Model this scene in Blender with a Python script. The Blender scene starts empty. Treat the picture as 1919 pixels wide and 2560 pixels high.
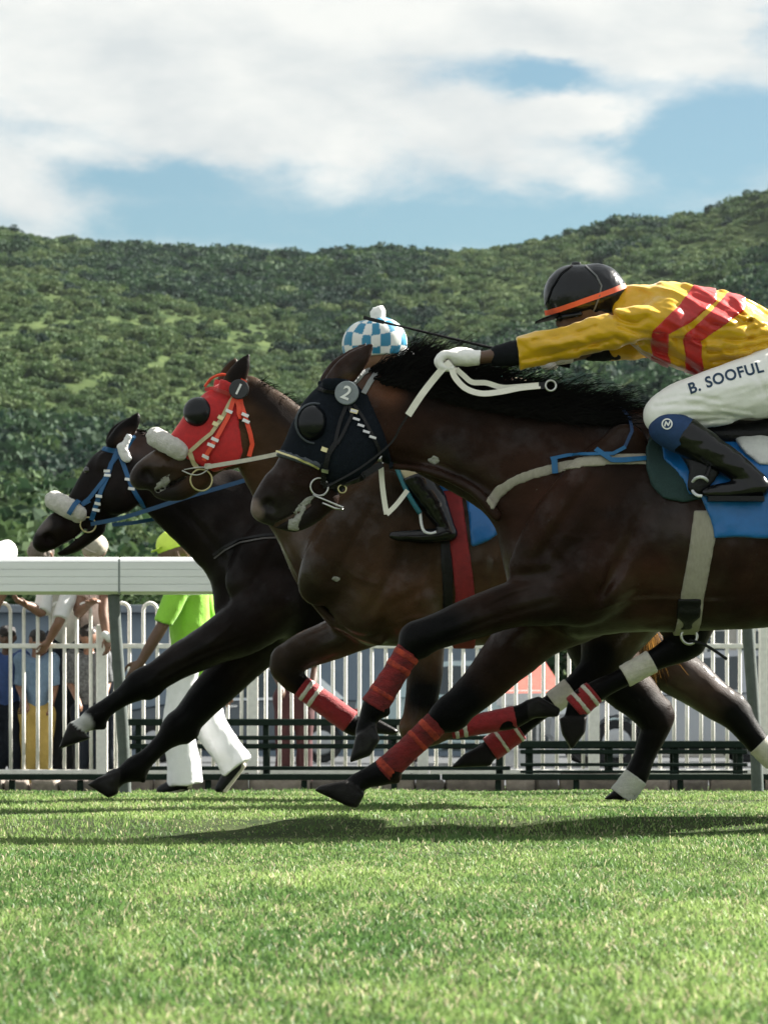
import bpy, bmesh, math, random
import numpy as np
from mathutils import Vector, Matrix
from mathutils.bvhtree import BVHTree

random.seed(7)
rng = np.random.default_rng(7)
scene = bpy.context.scene
COL = scene.collection
R = math.radians

# ------------------------------------------------------------------ camera
K = 2.0
F_PX, CX, HY, HC = 4550.0*K, 959.5, 1850.0, 0.295     # focal length in photo pixels, principal column, horizon row, eye height
cam_d = bpy.data.cameras.new('camera')
cam = bpy.data.objects.new('camera', cam_d); COL.objects.link(cam)
cam.location = (0, 0, HC); cam.rotation_euler = (R(90), 0, 0)
cam_d.sensor_fit = 'HORIZONTAL'; cam_d.sensor_width = 36.0
cam_d.lens = 36.0 * F_PX / 1919.0
cam_d.shift_y = (HY - 1280.0) / 1919.0
cam_d.clip_start = 0.05; cam_d.clip_end = 5000
cam_d.dof.use_dof = True; cam_d.dof.focus_distance = 6.5*K; cam_d.dof.aperture_fstop = 17.0
scene.camera = cam

# ------------------------------------------------------------------ sky and sun
SUN_EL, SUN_AZ = R(37), R(61)                       # azimuth measured from +Y towards +X (the sun stands behind the field, to the right)
world = bpy.data.worlds.new('World'); scene.world = world; world.use_nodes = True
wn, wl = world.node_tree.nodes, world.node_tree.links
wn.clear()
def wmath(op, a, b=None, c=None, clamp=False):
    n = wn.new('ShaderNodeMath'); n.operation = op; n.use_clamp = clamp
    for i, v in enumerate((a, b, c)):
        if v is None: continue
        if isinstance(v, (int, float)): n.inputs[i].default_value = v
        else: wl.new(v, n.inputs[i])
    return n.outputs[0]
sky = wn.new('ShaderNodeTexSky'); sky.sky_type = 'NISHITA'; sky.sun_disc = False
sky.sun_elevation = SUN_EL; sky.sun_rotation = SUN_AZ
sky.air_density = 1.0; sky.dust_density = 0.6; sky.ozone_density = 1.6
tc = wn.new('ShaderNodeTexCoord'); sep = wn.new('ShaderNodeSeparateXYZ'); wl.new(tc.outputs['Generated'], sep.inputs[0])
yy = wmath('MAXIMUM', sep.outputs[1], 0.05)
u = wmath('DIVIDE', sep.outputs[0], yy); v = wmath('DIVIDE', sep.outputs[2], yy)
cmb = wn.new('ShaderNodeCombineXYZ'); wl.new(wmath('MULTIPLY', sep.outputs[0], 1.0), cmb.inputs[0]); wl.new(sep.outputs[1], cmb.inputs[1])
wl.new(wmath('MULTIPLY', sep.outputs[2], 2.2), cmb.inputs[2])
def wnoise(scale, detail, rough, dist=0.0):
    n = wn.new('ShaderNodeTexNoise'); n.inputs['Scale'].default_value = scale; n.inputs['Detail'].default_value = detail
    n.inputs['Roughness'].default_value = rough; n.inputs['Distortion'].default_value = dist
    wl.new(cmb.outputs[0], n.inputs['Vector']); return n.outputs['Fac']
n_big = wnoise(9.0, 9, 0.58, 0.3); n_fine = wnoise(34.0, 8, 0.62, 0.5)
n_shade = wnoise(20.0, 6, 0.55, 0.2)
wn_w = wn.new('ShaderNodeTexNoise'); wn_w.inputs['Scale'].default_value = 22.0; wn_w.inputs['Detail'].default_value = 5; wn_w.inputs['Roughness'].default_value = .6
wl.new(cmb.outputs[0], wn_w.inputs['Vector']); wsep = wn.new('ShaderNodeSeparateXYZ'); wl.new(wn_w.outputs['Color'], wsep.inputs[0])
u = wmath('ADD', u, wmath('MULTIPLY', wmath('SUBTRACT', wsep.outputs[0], .5), .055)); v = wmath('ADD', v, wmath('MULTIPLY', wmath('SUBTRACT', wsep.outputs[1], .5), .026))
# soft cloud banks (position as azimuth / elevation tangents)
banks = [(800, 40, 1000, 150, 1.0), (380, 200, 520, 120, .8), (950, 320, 430, 105, .95), (1420, 425, 230, 45, .7), (40, 480, 260, 110, 1.0),
         (1470, 295, 170, 42, 1.1), (1640, 110, 260, 95, .9), (620, 370, 260, 60, .35), (1800, 505, 110, 40, .35),
         (1360, 205, 170, 50, -1.25), (1830, 350, 240, 110, -.8), (400, 430, 230, 50, -.9), (1890, 60, 60, 60, -.9), (900, 560, 900, 75, -.6), (960, 380, 1700, 520, -.62), (470, 140, 90, 40, -.35), (150, 320, 160, 30, -.4)]
acc = 0.0
for (px, py, sx, sy, amp) in banks:
    du = wmath('DIVIDE', wmath('SUBTRACT', u, (px - CX) / F_PX), sx / F_PX)
    dv = wmath('DIVIDE', wmath('SUBTRACT', v, (HY - py) / F_PX), sy / F_PX)
    r2 = wmath('ADD', wmath('MULTIPLY', du, du), wmath('MULTIPLY', dv, dv))
    g = wmath('MULTIPLY', wmath('EXPONENT', wmath('MULTIPLY', r2, -0.8)), amp)
    acc = g if isinstance(acc, float) else wmath('ADD', acc, g)
cov = wmath('ADD', wmath('ADD', wmath('MULTIPLY', acc, 0.75), 0.54), wmath('MULTIPLY', wmath('SUBTRACT', n_big, 0.5), 1.5))
cov = wmath('ADD', cov, wmath('MULTIPLY', wmath('SUBTRACT', n_fine, 0.5), 0.75))
mr = wn.new('ShaderNodeMapRange'); mr.interpolation_type = 'SMOOTHSTEP'
mr.inputs['From Min'].default_value = -0.16; mr.inputs['From Max'].default_value = 0.78
wl.new(cov, mr.inputs['Value'])
ccol = wn.new('ShaderNodeMixRGB'); ccol.inputs[1].default_value = (3.4, 3.62, 3.66, 1); ccol.inputs[2].default_value = (4.5, 4.55, 4.38, 1)
sh = wn.new('ShaderNodeMapRange'); sh.inputs['From Min'].default_value = .35; sh.inputs['From Max'].default_value = .62
wl.new(n_shade, sh.inputs['Value']); wl.new(sh.outputs[0], ccol.inputs[0])
smix = wn.new('ShaderNodeMixRGB'); wl.new(mr.outputs[0], smix.inputs[0])
tint = wn.new('ShaderNodeMixRGB'); tint.blend_type = 'MULTIPLY'; tint.inputs[0].default_value = 1.0; tint.inputs[2].default_value = (0.43, 0.51, 0.49, 1)
wl.new(sky.outputs[0], tint.inputs[1])
wl.new(tint.outputs[0], smix.inputs[1]); wl.new(ccol.outputs[0], smix.inputs[2])
bg = wn.new('ShaderNodeBackground'); bg.inputs['Strength'].default_value = 0.05
wl.new(smix.outputs[0], bg.inputs['Color'])
wo = wn.new('ShaderNodeOutputWorld'); wl.new(bg.outputs[0], wo.inputs[0])

sun_d = bpy.data.lights.new('sun', 'SUN'); sun_d.energy = 5.0; sun_d.angle = R(0.6); sun_d.color = (1.0, 0.955, 0.87)
sun = bpy.data.objects.new('sun', sun_d); COL.objects.link(sun)
sdir = Vector((math.sin(SUN_AZ) * math.cos(SUN_EL), math.cos(SUN_AZ) * math.cos(SUN_EL), math.sin(SUN_EL)))
sun.rotation_euler = sdir.to_track_quat('Z', 'Y').to_euler()
sun.location = (6, 8, 12)
scene.view_settings.view_transform = 'Standard'; scene.view_settings.look = 'None'
scene.view_settings.exposure = 2.05; scene.view_settings.gamma = 1.0
scene.render.engine = 'CYCLES'
scene.cycles.max_bounces = 6; scene.cycles.diffuse_bounces = 3; scene.cycles.glossy_bounces = 2
scene.cycles.transmission_bounces = 3; scene.cycles.transparent_max_bounces = 4
scene.cycles.caustics_reflective = False; scene.cycles.caustics_refractive = False

# ------------------------------------------------------------------ helpers: space, objects
def W(px, py, d):
    """photo pixel at distance d -> world point"""
    return np.array([(px - CX) * d / F_PX, d, HC + (HY - py) * d / F_PX])
_gd = [-5*K, 0, 2.5*K, 4.6*K, 5.9*K, 6.72*K, 6.90*K, 8.5*K, 10.2*K, 11.0*K, 13.0*K, 60*K, 5000]
_gz = [-.30, -.20, -.125, -.09, -.075, -.066, 0.0, 0.0, -.006, -.045, -.05, -.05, -.05]
def gz(d): return np.interp(d, _gd, _gz)

def tag(o, label=None, cat=None, group=None, kind=None):
    if label: o['label'] = label
    if cat: o['category'] = cat
    if group: o['group'] = group
    if kind: o['kind'] = kind
    return o
def empty(name, loc, label=None, cat=None, group=None):
    o = bpy.data.objects.new(name, None); o.location = [float(c) for c in loc]; o.empty_display_size = .1
    COL.objects.link(o)
    bpy.context.view_layer.update() if False else None
    return tag(o, label, cat, group)
def wloc(o):
    p = Vector(o.location)
    while o.parent is not None:
        o = o.parent; p = p + Vector(o.location)
    return p
def link(name, me, mat, parent=None):
    o = bpy.data.objects.new(name, me); COL.objects.link(o)
    if mat is not None and len(me.materials) == 0: me.materials.append(mat)
    if parent is not None: o.parent = parent
    return o
def mesh_arrays(name, v, quads, smooth=True, tris=None):
    me = bpy.data.meshes.new(name)
    v = np.asarray(v, np.float32); nq = 0 if quads is None else len(quads); nt = 0 if tris is None else len(tris)
    me.vertices.add(len(v)); me.vertices.foreach_set('co', v.ravel())
    parts = []
    if nq: parts.append(np.asarray(quads, np.int32).ravel())
    if nt: parts.append(np.asarray(tris, np.int32).ravel())
    li = np.concatenate(parts) if parts else np.zeros(0, np.int32)
    me.loops.add(len(li)); me.loops.foreach_set('vertex_index', li)
    me.polygons.add(nq + nt)
    starts = np.concatenate([np.arange(nq) * 4, nq * 4 + np.arange(nt) * 3]).astype(np.int32)
    me.polygons.foreach_set('loop_start', starts)
    me.polygons.foreach_set('loop_total', np.concatenate([np.full(nq, 4), np.full(nt, 3)]).astype(np.int32))
    me.polygons.foreach_set('use_smooth', np.full(nq + nt, smooth))
    me.update(calc_edges=True); me.validate()
    return me
def mesh_py(name, verts, faces, smooth=False):
    me = bpy.data.meshes.new(name); me.from_pydata([tuple(map(float, p)) for p in verts], [], faces); me.update()
    if smooth: me.polygons.foreach_set('use_smooth', [True] * len(me.polygons))
    return me
def put(name, verts, faces, mat, parent=None, smooth=False):
    """world-space verts -> object (verts stored relative to the parent's location)"""
    off = wloc(parent) if parent is not None else Vector((0, 0, 0))
    verts = [(p[0] - off[0], p[1] - off[1], p[2] - off[2]) for p in verts]
    return link(name, mesh_py(name, verts, faces, smooth), mat, parent)

# ------------------------------------------------------------------ materials
MATS = {}
def mat(name, col, rough=.6, var=.12, vscale=30., bump=0., bscale=60., spec=.5, metal=0., sheen=0., attr=None, transl=0., coat=0., stretch=None, col2=None, subs=0.):
    if name in MATS: return MATS[name]
    m = bpy.data.materials.new(name); m.use_nodes = True; MATS[name] = m
    n, l = m.node_tree.nodes, m.node_tree.links
    p = n['Principled BSDF']
    p.inputs['Roughness'].default_value = rough; p.inputs['Metallic'].default_value = metal
    p.inputs['Specular IOR Level'].default_value = spec
    p.inputs['Sheen Weight'].default_value = sheen; p.inputs['Sheen Roughness'].default_value = .4
    p.inputs['Coat Weight'].default_value = coat; p.inputs['Coat Roughness'].default_value = .12
    t = n.new('ShaderNodeTexCoord'); src = t.outputs['Object']
    if stretch:
        mp = n.new('ShaderNodeMapping'); mp.inputs['Scale'].default_value = stretch; l.new(src, mp.inputs[0]); src = mp.outputs[0]
    nz = n.new('ShaderNodeTexNoise'); nz.inputs['Scale'].default_value = vscale; nz.inputs['Detail'].default_value = 6
    nz.inputs['Roughness'].default_value = .62; l.new(src, nz.inputs['Vector'])
    c = tuple(col) + (1,)
    mixn = n.new('ShaderNodeMixRGB'); mixn.blend_type = 'MIX'
    rmp = n.new('ShaderNodeMapRange'); rmp.inputs['From Min'].default_value = .3; rmp.inputs['From Max'].default_value = .7
    l.new(nz.outputs['Fac'], rmp.inputs['Value']); l.new(rmp.outputs[0], mixn.inputs[0])
    if attr:
        a = n.new('ShaderNodeAttribute'); a.attribute_name = attr
        for k, f in ((1, 1 - var), (2, 1 + var)):
            mu = n.new('ShaderNodeMixRGB'); mu.blend_type = 'MULTIPLY'; mu.inputs[0].default_value = 1
            mu.inputs[2].default_value = (f, f, f, 1); l.new(a.outputs['Color'], mu.inputs[1]); l.new(mu.outputs[0], mixn.inputs[k])
    else:
        c2 = col2 or tuple(min(1, x * (1 + var)) for x in col)
        mixn.inputs[1].default_value = tuple(x * (1 - var) for x in col) + (1,); mixn.inputs[2].default_value = tuple(c2) + (1,)
    l.new(mixn.outputs[0], p.inputs['Base Color'])
    if bump:
        bz = n.new('ShaderNodeTexNoise'); bz.inputs['Scale'].default_value = bscale; bz.inputs['Detail'].default_value = 5; l.new(src, bz.inputs['Vector'])
        b = n.new('ShaderNodeBump'); b.inputs['Strength'].default_value = bump; b.inputs['Distance'].default_value = .01
        l.new(bz.outputs['Fac'], b.inputs['Height']); l.new(b.outputs[0], p.inputs['Normal'])
    if transl:
        tr = n.new('ShaderNodeBsdfTranslucent'); l.new(mixn.outputs[0], tr.inputs['Color'])
        ms = n.new('ShaderNodeMixShader'); ms.inputs[0].default_value = transl
        l.new(p.outputs[0], ms.inputs[1]); l.new(tr.outputs[0], ms.inputs[2]); l.new(ms.outputs[0], n['Material Output'].inputs[0])
    return m

# ------------------------------------------------------------------ vector noise
_perm = rng.random(4096).astype(np.float32)
def vnoise(p):
    """value noise 0..1 for an (n,3) array"""
    i = np.floor(p).astype(np.int64); f = (p - i).astype(np.float32); f = f * f * (3 - 2 * f)
    def h(dx, dy, dz): return _perm[((i[:, 0] + dx) * 374761393 + (i[:, 1] + dy) * 668265263 + (i[:, 2] + dz) * 2147483647 // 7 * 3) % 4096]
    x0 = h(0,0,0)*(1-f[:,0]) + h(1,0,0)*f[:,0]; x1 = h(0,1,0)*(1-f[:,0]) + h(1,1,0)*f[:,0]
    x2 = h(0,0,1)*(1-f[:,0]) + h(1,0,1)*f[:,0]; x3 = h(0,1,1)*(1-f[:,0]) + h(1,1,1)*f[:,0]
    y0 = x0*(1-f[:,1]) + x1*f[:,1]; y1 = x2*(1-f[:,1]) + x3*f[:,1]
    return y0*(1-f[:,2]) + y1*f[:,2]
def fbm(p, o=3):
    s = 0; a = .5
    for k in range(o): s = s + a * vnoise(p * 2 ** k + 17.3 * k); a *= .5
    return s / (1 - .5 ** o)

# ------------------------------------------------------------------ signed-distance modelling
BIG = .25
def smooth_chain(P, m=4):
    P = np.asarray(P, float)
    if len(P) < 3 or m <= 1: return P
    out = []
    for i in range(len(P) - 1):
        p0 = P[max(i-1, 0)]; p1 = P[i]; p2 = P[i+1]; p3 = P[min(i+2, len(P)-1)]
        for t in np.linspace(0, 1, m, endpoint=False):
            out.append(.5*((2*p1) + (-p0+p2)*t + (2*p0-5*p1+4*p2-p3)*t*t + (-p0+3*p1-3*p2+p3)*t**3))
    out.append(P[-1]); out = np.array(out); out[:, 3] = np.maximum(out[:, 3], .002)
    return out
class Grid:
    def __init__(s, lo, hi, h):
        s.lo = np.asarray(lo, float); s.h = h
        s.n = np.ceil((np.asarray(hi) - s.lo) / h).astype(int) + 1
        s.ax = [(s.lo[i] + h * np.arange(s.n[i])).astype(np.float32) for i in range(3)]
        s.F = np.full(s.n, BIG, np.float32)
    def box(s, lo, hi):
        a = np.clip(np.floor((np.asarray(lo) - s.lo) / s.h).astype(int), 0, s.n - 1)
        b = np.clip(np.ceil((np.asarray(hi) - s.lo) / s.h).astype(int) + 1, 1, s.n)
        return tuple(slice(int(x), int(y)) for x, y in zip(a, b))
    def xyz(s, sl):
        return s.ax[0][sl[0]][:, None, None], s.ax[1][sl[1]][None, :, None], s.ax[2][sl[2]][None, None, :]
    def chain(s, P, lat=1., m=4, pad=.05):
        P = smooth_chain(P, m); r = P[:, 3:4]; ext = np.array([1, max(lat, .3), 1])
        rm = np.maximum(r, np.maximum(np.roll(r, 1, 0), np.roll(r, -1, 0)))
        sl = s.box((P[:, :3] - rm*ext - pad).min(0), (P[:, :3] + rm*ext + pad).max(0))
        T = np.full([x.stop - x.start for x in sl], BIG, np.float32)
        for i in range(len(P) - 1):
            a, b = P[i], P[i+1]; rr = max(a[3], b[3])
            s2 = s.box(np.minimum(a[:3], b[:3]) - rr*ext - pad, np.maximum(a[:3], b[:3]) + rr*ext + pad)
            X, Y, Z = s.xyz(s2)
            ab = (b[:3] - a[:3]).astype(np.float32); ay = a[1]/lat; aby = ab[1]/lat
            L2 = max(float(ab[0]**2 + aby**2 + ab[2]**2), 1e-9)
            dx, dy, dz = X - np.float32(a[0]), Y/np.float32(lat) - np.float32(ay), Z - np.float32(a[2])
            t = np.clip((dx*ab[0] + dy*np.float32(aby) + dz*ab[2]) / np.float32(L2), 0, 1)
            d = np.sqrt((dx - t*ab[0])**2 + (dy - t*np.float32(aby))**2 + (dz - t*ab[2])**2) - (np.float32(a[3]) + t*np.float32(b[3]-a[3]))
            if lat < 1: d = d * np.float32(.5 + .5*lat)
            loc = tuple(slice(q.start - p.start, q.stop - p.start) for p, q in zip(sl, s2))
            T[loc] = np.minimum(T[loc], d)
        return sl, T
    def add(s, P, lat=1., k=.02, m=4):
        sl, T = s.chain(P, lat, m); s.union(sl, T, k)
    def union(s, sl, T, k):
        a = s.F[sl]
        if k <= 0: s.F[sl] = np.minimum(a, T); return
        h = np.clip(.5 + .5*(T - a)/k, 0, 1); s.F[sl] = T*(1-h) + a*h - k*h*(1-h)
    def cut(s, P, lat=1., k=.02, m=4):
        sl, T = s.chain(P, lat, m); a = s.F[sl]; T = -T
        h = np.clip(.5 - .5*(T - a)/k, 0, 1); s.F[sl] = T*(1-h) + a*h + k*h*(1-h)
    def hoof(s, poly, yc, w, k=.012):
        """side outline (x,z) extruded across y with a round plan"""
        poly = np.asarray(poly); c = poly.mean(0)
        sl = s.box([poly[:,0].min()-.03, yc-w-.04, poly[:,1].min()-.03], [poly[:,0].max()+.03, yc+w+.04, poly[:,1].max()+.03])
        D = s.poly2(poly, sl)[:, None, :]; Y = np.abs(s.ax[1][sl[1]] - yc)[None, :, None] - w
        kk = .028; h = np.clip(.5 - .5*(Y - D)/kk, 0, 1); T = Y*(1-h) + D*h + kk*h*(1-h)
        s.union(sl, T.astype(np.float32), k)
    def poly2(s, poly, sl):
        X = s.ax[0][sl[0]][:, None]; Z = s.ax[2][sl[2]][None, :]
        d = np.full((X.shape[0], Z.shape[1]), 1e9); inside = np.zeros(d.shape, bool); n = len(poly)
        for i in range(n):
            ax, az = poly[i]; bx, bz = poly[(i+1) % n]
            ex, ez = bx-ax, bz-az; wx, wz = X-ax, Z-az
            t = np.clip((wx*ex + wz*ez)/max(ex*ex+ez*ez, 1e-12), 0, 1)
            d = np.minimum(d, (wx-t*ex)**2 + (wz-t*ez)**2)
            c = ((az > Z) != (bz > Z)) & (X < (bx-ax)*(Z-az)/((bz-az) if abs(bz-az) > 1e-12 else 1e-12) + ax)
            inside ^= c
        d = np.sqrt(d); return np.where(inside, -d, d).astype(np.float32)
    def shell(s, poly, t, ylim=None, inner=None):
        """the body grown by t, kept inside a side-view outline -> Grid holding just that piece"""
        poly = np.asarray(poly)
        sl = s.box([poly[:,0].min()-.04, s.ax[1][0], poly[:,1].min()-.04], [poly[:,0].max()+.04, s.ax[1][-1], poly[:,1].max()+.04])
        g = Grid.__new__(Grid); g.h = s.h; g.ax = [s.ax[i][sl[i]] for i in range(3)]; g.lo = np.array([a[0] for a in g.ax], float); g.n = np.array([len(a) for a in g.ax])
        D = s.poly2(poly, sl)[:, None, :]
        g.F = np.maximum(s.F[sl] - t, D)
        if ylim is not None:
            Y = g.ax[1][None, :, None]; g.F = np.maximum(g.F, np.maximum(ylim[0]-Y, Y-ylim[1]))
        return g
    def plane(s, p, n):
        """keep the side the normal points away from"""
        n = np.asarray(n, float); n /= np.linalg.norm(n); X, Y, Z = s.xyz((slice(None),)*3)
        s.F = np.maximum(s.F, ((X-p[0])*n[0] + (Y-p[1])*n[1] + (Z-p[2])*n[2]).astype(np.float32))
    def wobble(s, amp, freq, o=2, mask=None):
        idx = np.argwhere(np.abs(s.F) < amp*2 + s.h*2)
        p = np.stack([s.ax[k][idx[:, k]] for k in range(3)], 1)
        w = (fbm(p*np.asarray(freq), o) - .5)*2*amp
        if mask is not None: w = w*mask(p)
        s.F[idx[:,0], idx[:,1], idx[:,2]] += w.astype(np.float32)
    def surface(s):
        F = np.pad(s.F, 1, constant_values=BIG); lo = s.lo - s.h
        I = F < 0; nx, ny, nz = F.shape
        c = np.zeros((nx-1, ny-1, nz-1), np.uint8)
        for dx in (0,1):
            for dy in (0,1):
                for dz in (0,1): c += I[dx:nx-1+dx, dy:ny-1+dy, dz:nz-1+dz]
        act = np.argwhere((c > 0) & (c < 8)); vid = np.full(c.shape, -1, np.int32); vid[act[:,0], act[:,1], act[:,2]] = np.arange(len(act))
        cor = {}
        for dx in (0,1):
            for dy in (0,1):
                for dz in (0,1): cor[(dx,dy,dz)] = F[act[:,0]+dx, act[:,1]+dy, act[:,2]+dz].astype(np.float64)
        pos = np.zeros((len(act), 3)); cnt = np.zeros(len(act))
        for ax in range(3):
            for a in (0,1):
                for b in (0,1):
                    k0 = [0,0,0]; o = [i for i in range(3) if i != ax]; k0[o[0]] = a; k0[o[1]] = b; k1 = list(k0); k1[ax] = 1
                    f0, f1 = cor[tuple(k0)], cor[tuple(k1)]; mm = (f0 < 0) != (f1 < 0)
                    t = np.where(mm, f0/np.where(mm, f0-f1, 1), 0)
                    for j in range(3): pos[:, j] += mm*(t if j == ax else k0[j])
                    cnt += mm
        pos = (act + pos/np.maximum(cnt, 1)[:, None])*s.h + lo
        qs = []
        for ax in range(3):
            o = [i for i in range(3) if i != ax]
            a = [slice(1, -1)]*3; b = [slice(1, -1)]*3; a[ax] = slice(0, -1); b[ax] = slice(1, None)
            i0, i1 = I[tuple(a)], I[tuple(b)]
            e = np.argwhere(i0 != i1)
            if not len(e): continue
            fl = i0[e[:,0], e[:,1], e[:,2]]
            base = e + 1; base[:, ax] -= 1
            def cell(da, db):
                q = base.copy(); q[:, o[0]] -= da; q[:, o[1]] -= db; return vid[q[:,0], q[:,1], q[:,2]]
            q = np.stack([cell(1,1), cell(0,1), cell(0,0), cell(1,0)], 1)
            if ax == 1: fl = ~fl
            q[~fl] = q[~fl][:, ::-1]; qs.append(q)
        return pos, (np.concatenate(qs) if qs else np.zeros((0,4), int))
def grid_obj(name, g, material, parent, relax=0):
    v, q = g.surface()
    if relax:
        for _ in range(relax):
            s = np.zeros_like(v); c = np.zeros(len(v))
            for k in range(4):
                a, b = q[:, k], q[:, (k+1) % 4]
                np.add.at(s, a, v[b]); np.add.at(c, a, 1)
            v = v*.5 + .5*s/np.maximum(c, 1)[:, None]
    off = np.array(wloc(parent)) if parent is not None else np.zeros(3)
    me = mesh_arrays(name, v - off, q)
    o = link(name, me, material, parent)
    return o, v, q
def auto_grid(chains, h, pad=.03):
    lo = np.array([1e9]*3); hi = -lo
    for c in chains:
        P = smooth_chain(c[0], 3); lat = c[1]; r = P[:, 3:4]*np.array([1, max(lat, 1), 1])
        lo = np.minimum(lo, (P[:, :3]-r).min(0)); hi = np.maximum(hi, (P[:, :3]+r).max(0))
    return Grid(lo - pad, hi + pad, h)
def blob(name, chains, material, parent, h=.01, wob=None, planes=(), cuts=(), relax=0, keep=False, region=None):
    """chains: (points xyzr, lateral squash, blend)"""
    g = auto_grid(chains, h)
    for ch in chains:
        if len(ch) > 3:
            sl, T = g.chain(ch[0], ch[1]); a, b = np.array(ch[0][-2][:3]), np.array(ch[0][-1][:3]); n = (b-a)/np.linalg.norm(b-a); X, Y, Z = g.xyz(sl)
            g.union(sl, np.maximum(T, ((X-b[0])*n[0] + (Y-b[1])*n[1] + (Z-b[2])*n[2]).astype(np.float32)), ch[2])
        else: g.add(*ch)
    for P, lat, k in cuts: g.cut(P, lat, k)
    if wob: g.wobble(*wob)
    for p, n in planes: g.plane(p, n)
    if region is not None:
        D = g.poly2(np.asarray(region), (slice(0, None),)*3 if False else tuple(slice(0, int(x)) for x in g.n))
        g.F = np.maximum(g.F, D[:, None, :])
    o, v, q = grid_obj(name, g, material, parent, relax)
    return (o, g, v, q) if keep else o
def bvh_of(*vq):
    vs, fs, n = [], [], 0
    for v, q in vq:
        vs += [tuple(p) for p in v]; fs += [tuple(int(i)+n for i in f) for f in q]; n += len(v)
    return BVHTree.FromPolygons(vs, fs)
def mbvh(o):
    off = np.array(wloc(o)); me = o.data
    v = np.array([x.co for x in me.vertices]) + off
    return v, [tuple(p.vertices) for p in me.polygons]

# ------------------------------------------------------------------ straps, tubes, plates
def resample(P, step):
    P = np.asarray(P, float); out = [P[0]]
    for a, b in zip(P[:-1], P[1:]):
        n = max(1, int(round(np.linalg.norm((b-a)[:2])/step)))
        for t in range(1, n+1): out.append(a + (b-a)*t/n)
    return np.array(out)
def ribbon(name, pts, width, material, parent, normals=None, thick=.003, taper=None, smooth=True):
    pts = [Vector(p) for p in pts]; n = len(pts); V, Fc = [], []
    for i, p in enumerate(pts):
        t = (pts[min(i+1, n-1)] - pts[max(i-1, 0)]).normalized()
        nn = Vector(normals[i]).normalized() if normals is not None else Vector((0, -1, 0))
        s = t.cross(nn)
        if s.length < 1e-5: s = Vector((0, 0, 1))
        s.normalize(); nn = s.cross(t).normalized()
        w = (width if np.isscalar(width) else width[i])*.5
        if taper: w *= taper(i/(n-1))
        V += [p + s*w, p + s*w + nn*thick, p - s*w + nn*thick, p - s*w]
    for i in range(n-1):
        a = i*4
        for k in range(4): Fc.append((a+k, a+(k+1) % 4, a+4+(k+1) % 4, a+4+k))
    Fc += [(0, 1, 2, 3), (n*4-1, n*4-2, n*4-3, n*4-4)]
    return put(name, V, Fc, material, parent)
def cr(P, m=6):
    P = np.asarray(P, float); Q = np.concatenate([P[:, :3], np.ones((len(P), 1))], 1)
    return smooth_chain(Q, m)[:, :3] if len(P) > 2 else P
def tube_vf(pts, r, seg=8, closed=False):
    pts = [Vector(p) for p in pts]; n = len(pts); V, Fc = [], []; up = Vector((0.13, 0.31, .94))
    for i, p in enumerate(pts):
        a = pts[(i-1) % n] if closed else pts[max(i-1, 0)]; b = pts[(i+1) % n] if closed else pts[min(i+1, n-1)]
        t = (b - a).normalized(); s = t.cross(up)
        if s.length < .05: s = t.cross(Vector((1, 0, 0)))
        s.normalize(); q = t.cross(s); rr = r if np.isscalar(r) else r[i]
        for k in range(seg):
            an = 2*math.pi*k/seg; V.append(p + s*(math.cos(an)*rr) + q*(math.sin(an)*rr))
    for i in range(n if closed else n-1):
        j = (i+1) % n
        for k in range(seg): Fc.append((i*seg+k, i*seg+(k+1) % seg, j*seg+(k+1) % seg, j*seg+k))
    if not closed: Fc += [tuple(range(seg))[::-1], tuple((n-1)*seg+k for k in range(seg))]
    return V, Fc
def tube(name, pts, r, material, parent, seg=8, closed=False):
    V, Fc = tube_vf(pts, r, seg, closed); return put(name, V, Fc, material, parent, True)
def drape(P, bvhs, fallback, off=.003, step=6):
    """pixel polyline -> points on the first body the eye meets there"""
    pts, nor = [], []; o = Vector((0, 0, HC))
    for px, py in resample(P, step):
        d = (Vector(W(px, py, 10.)) - o).normalized(); best = None
        for b in bvhs:
            h = b.ray_cast(o, d)
            if h[0] is not None and h[3] < fallback*1.06 and (best is None or h[3] < best[3]): best = h
        if best is None: pts.append(None); nor.append(Vector((0, -1, 0)))
        else: pts.append(best[0]); nor.append(best[1] if best[1].dot(d) < 0 else -best[1])
    ok = [i for i, p in enumerate(pts) if p is not None]
    P2 = resample(P, step)
    for i, p in enumerate(pts):
        if p is None:
            if ok: j = min(ok, key=lambda q: abs(q-i)); y = pts[j][1]
            else: y = fallback
            pts[i] = Vector(W(P2[i][0], P2[i][1], y))
    ys = np.array([p[1] for p in pts])
    if len(ys) > 6:
        k = np.ones(5)/5; ysm = np.convolve(np.pad(ys, 2, mode='edge'), k, 'valid'); ysm = np.minimum(ysm, ys)
    else: ysm = ys
    out, no = [], []
    for i, p in enumerate(pts):
        q = Vector(W(P2[i][0], P2[i][1], ysm[i])); nn = (nor[i] + nor[max(i-1, 0)] + nor[min(i+1, len(nor)-1)]).normalized()
        out.append(q + nn*off); no.append(nn)
    return out, no
def strap(name, P, wpx, material, parent, bvhs, d, off=.003, step=6, thick=.003):
    a, b = drape(P, bvhs, d, off, step); return ribbon(name, a, wpx*d/F_PX, material, parent, b, thick)
def box_vf(lo, hi):
    x0, y0, z0 = lo; x1, y1, z1 = hi
    return [(x0,y0,z0),(x1,y0,z0),(x1,y1,z0),(x0,y1,z0),(x0,y0,z1),(x1,y0,z1),(x1,y1,z1),(x0,y1,z1)], [(0,3,2,1),(4,5,6,7),(0,1,5,4),(1,2,6,5),(2,3,7,6),(3,0,4,7)]
def bevel_mesh(me, w=.004, seg=1):
    bm = bmesh.new(); bm.from_mesh(me); bmesh.ops.bevel(bm, geom=bm.edges[:], offset=w, segments=seg, affect='EDGES', profile=.5, clamp_overlap=True)
    bm.to_mesh(me); bm.free(); me.update(); return me
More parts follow.
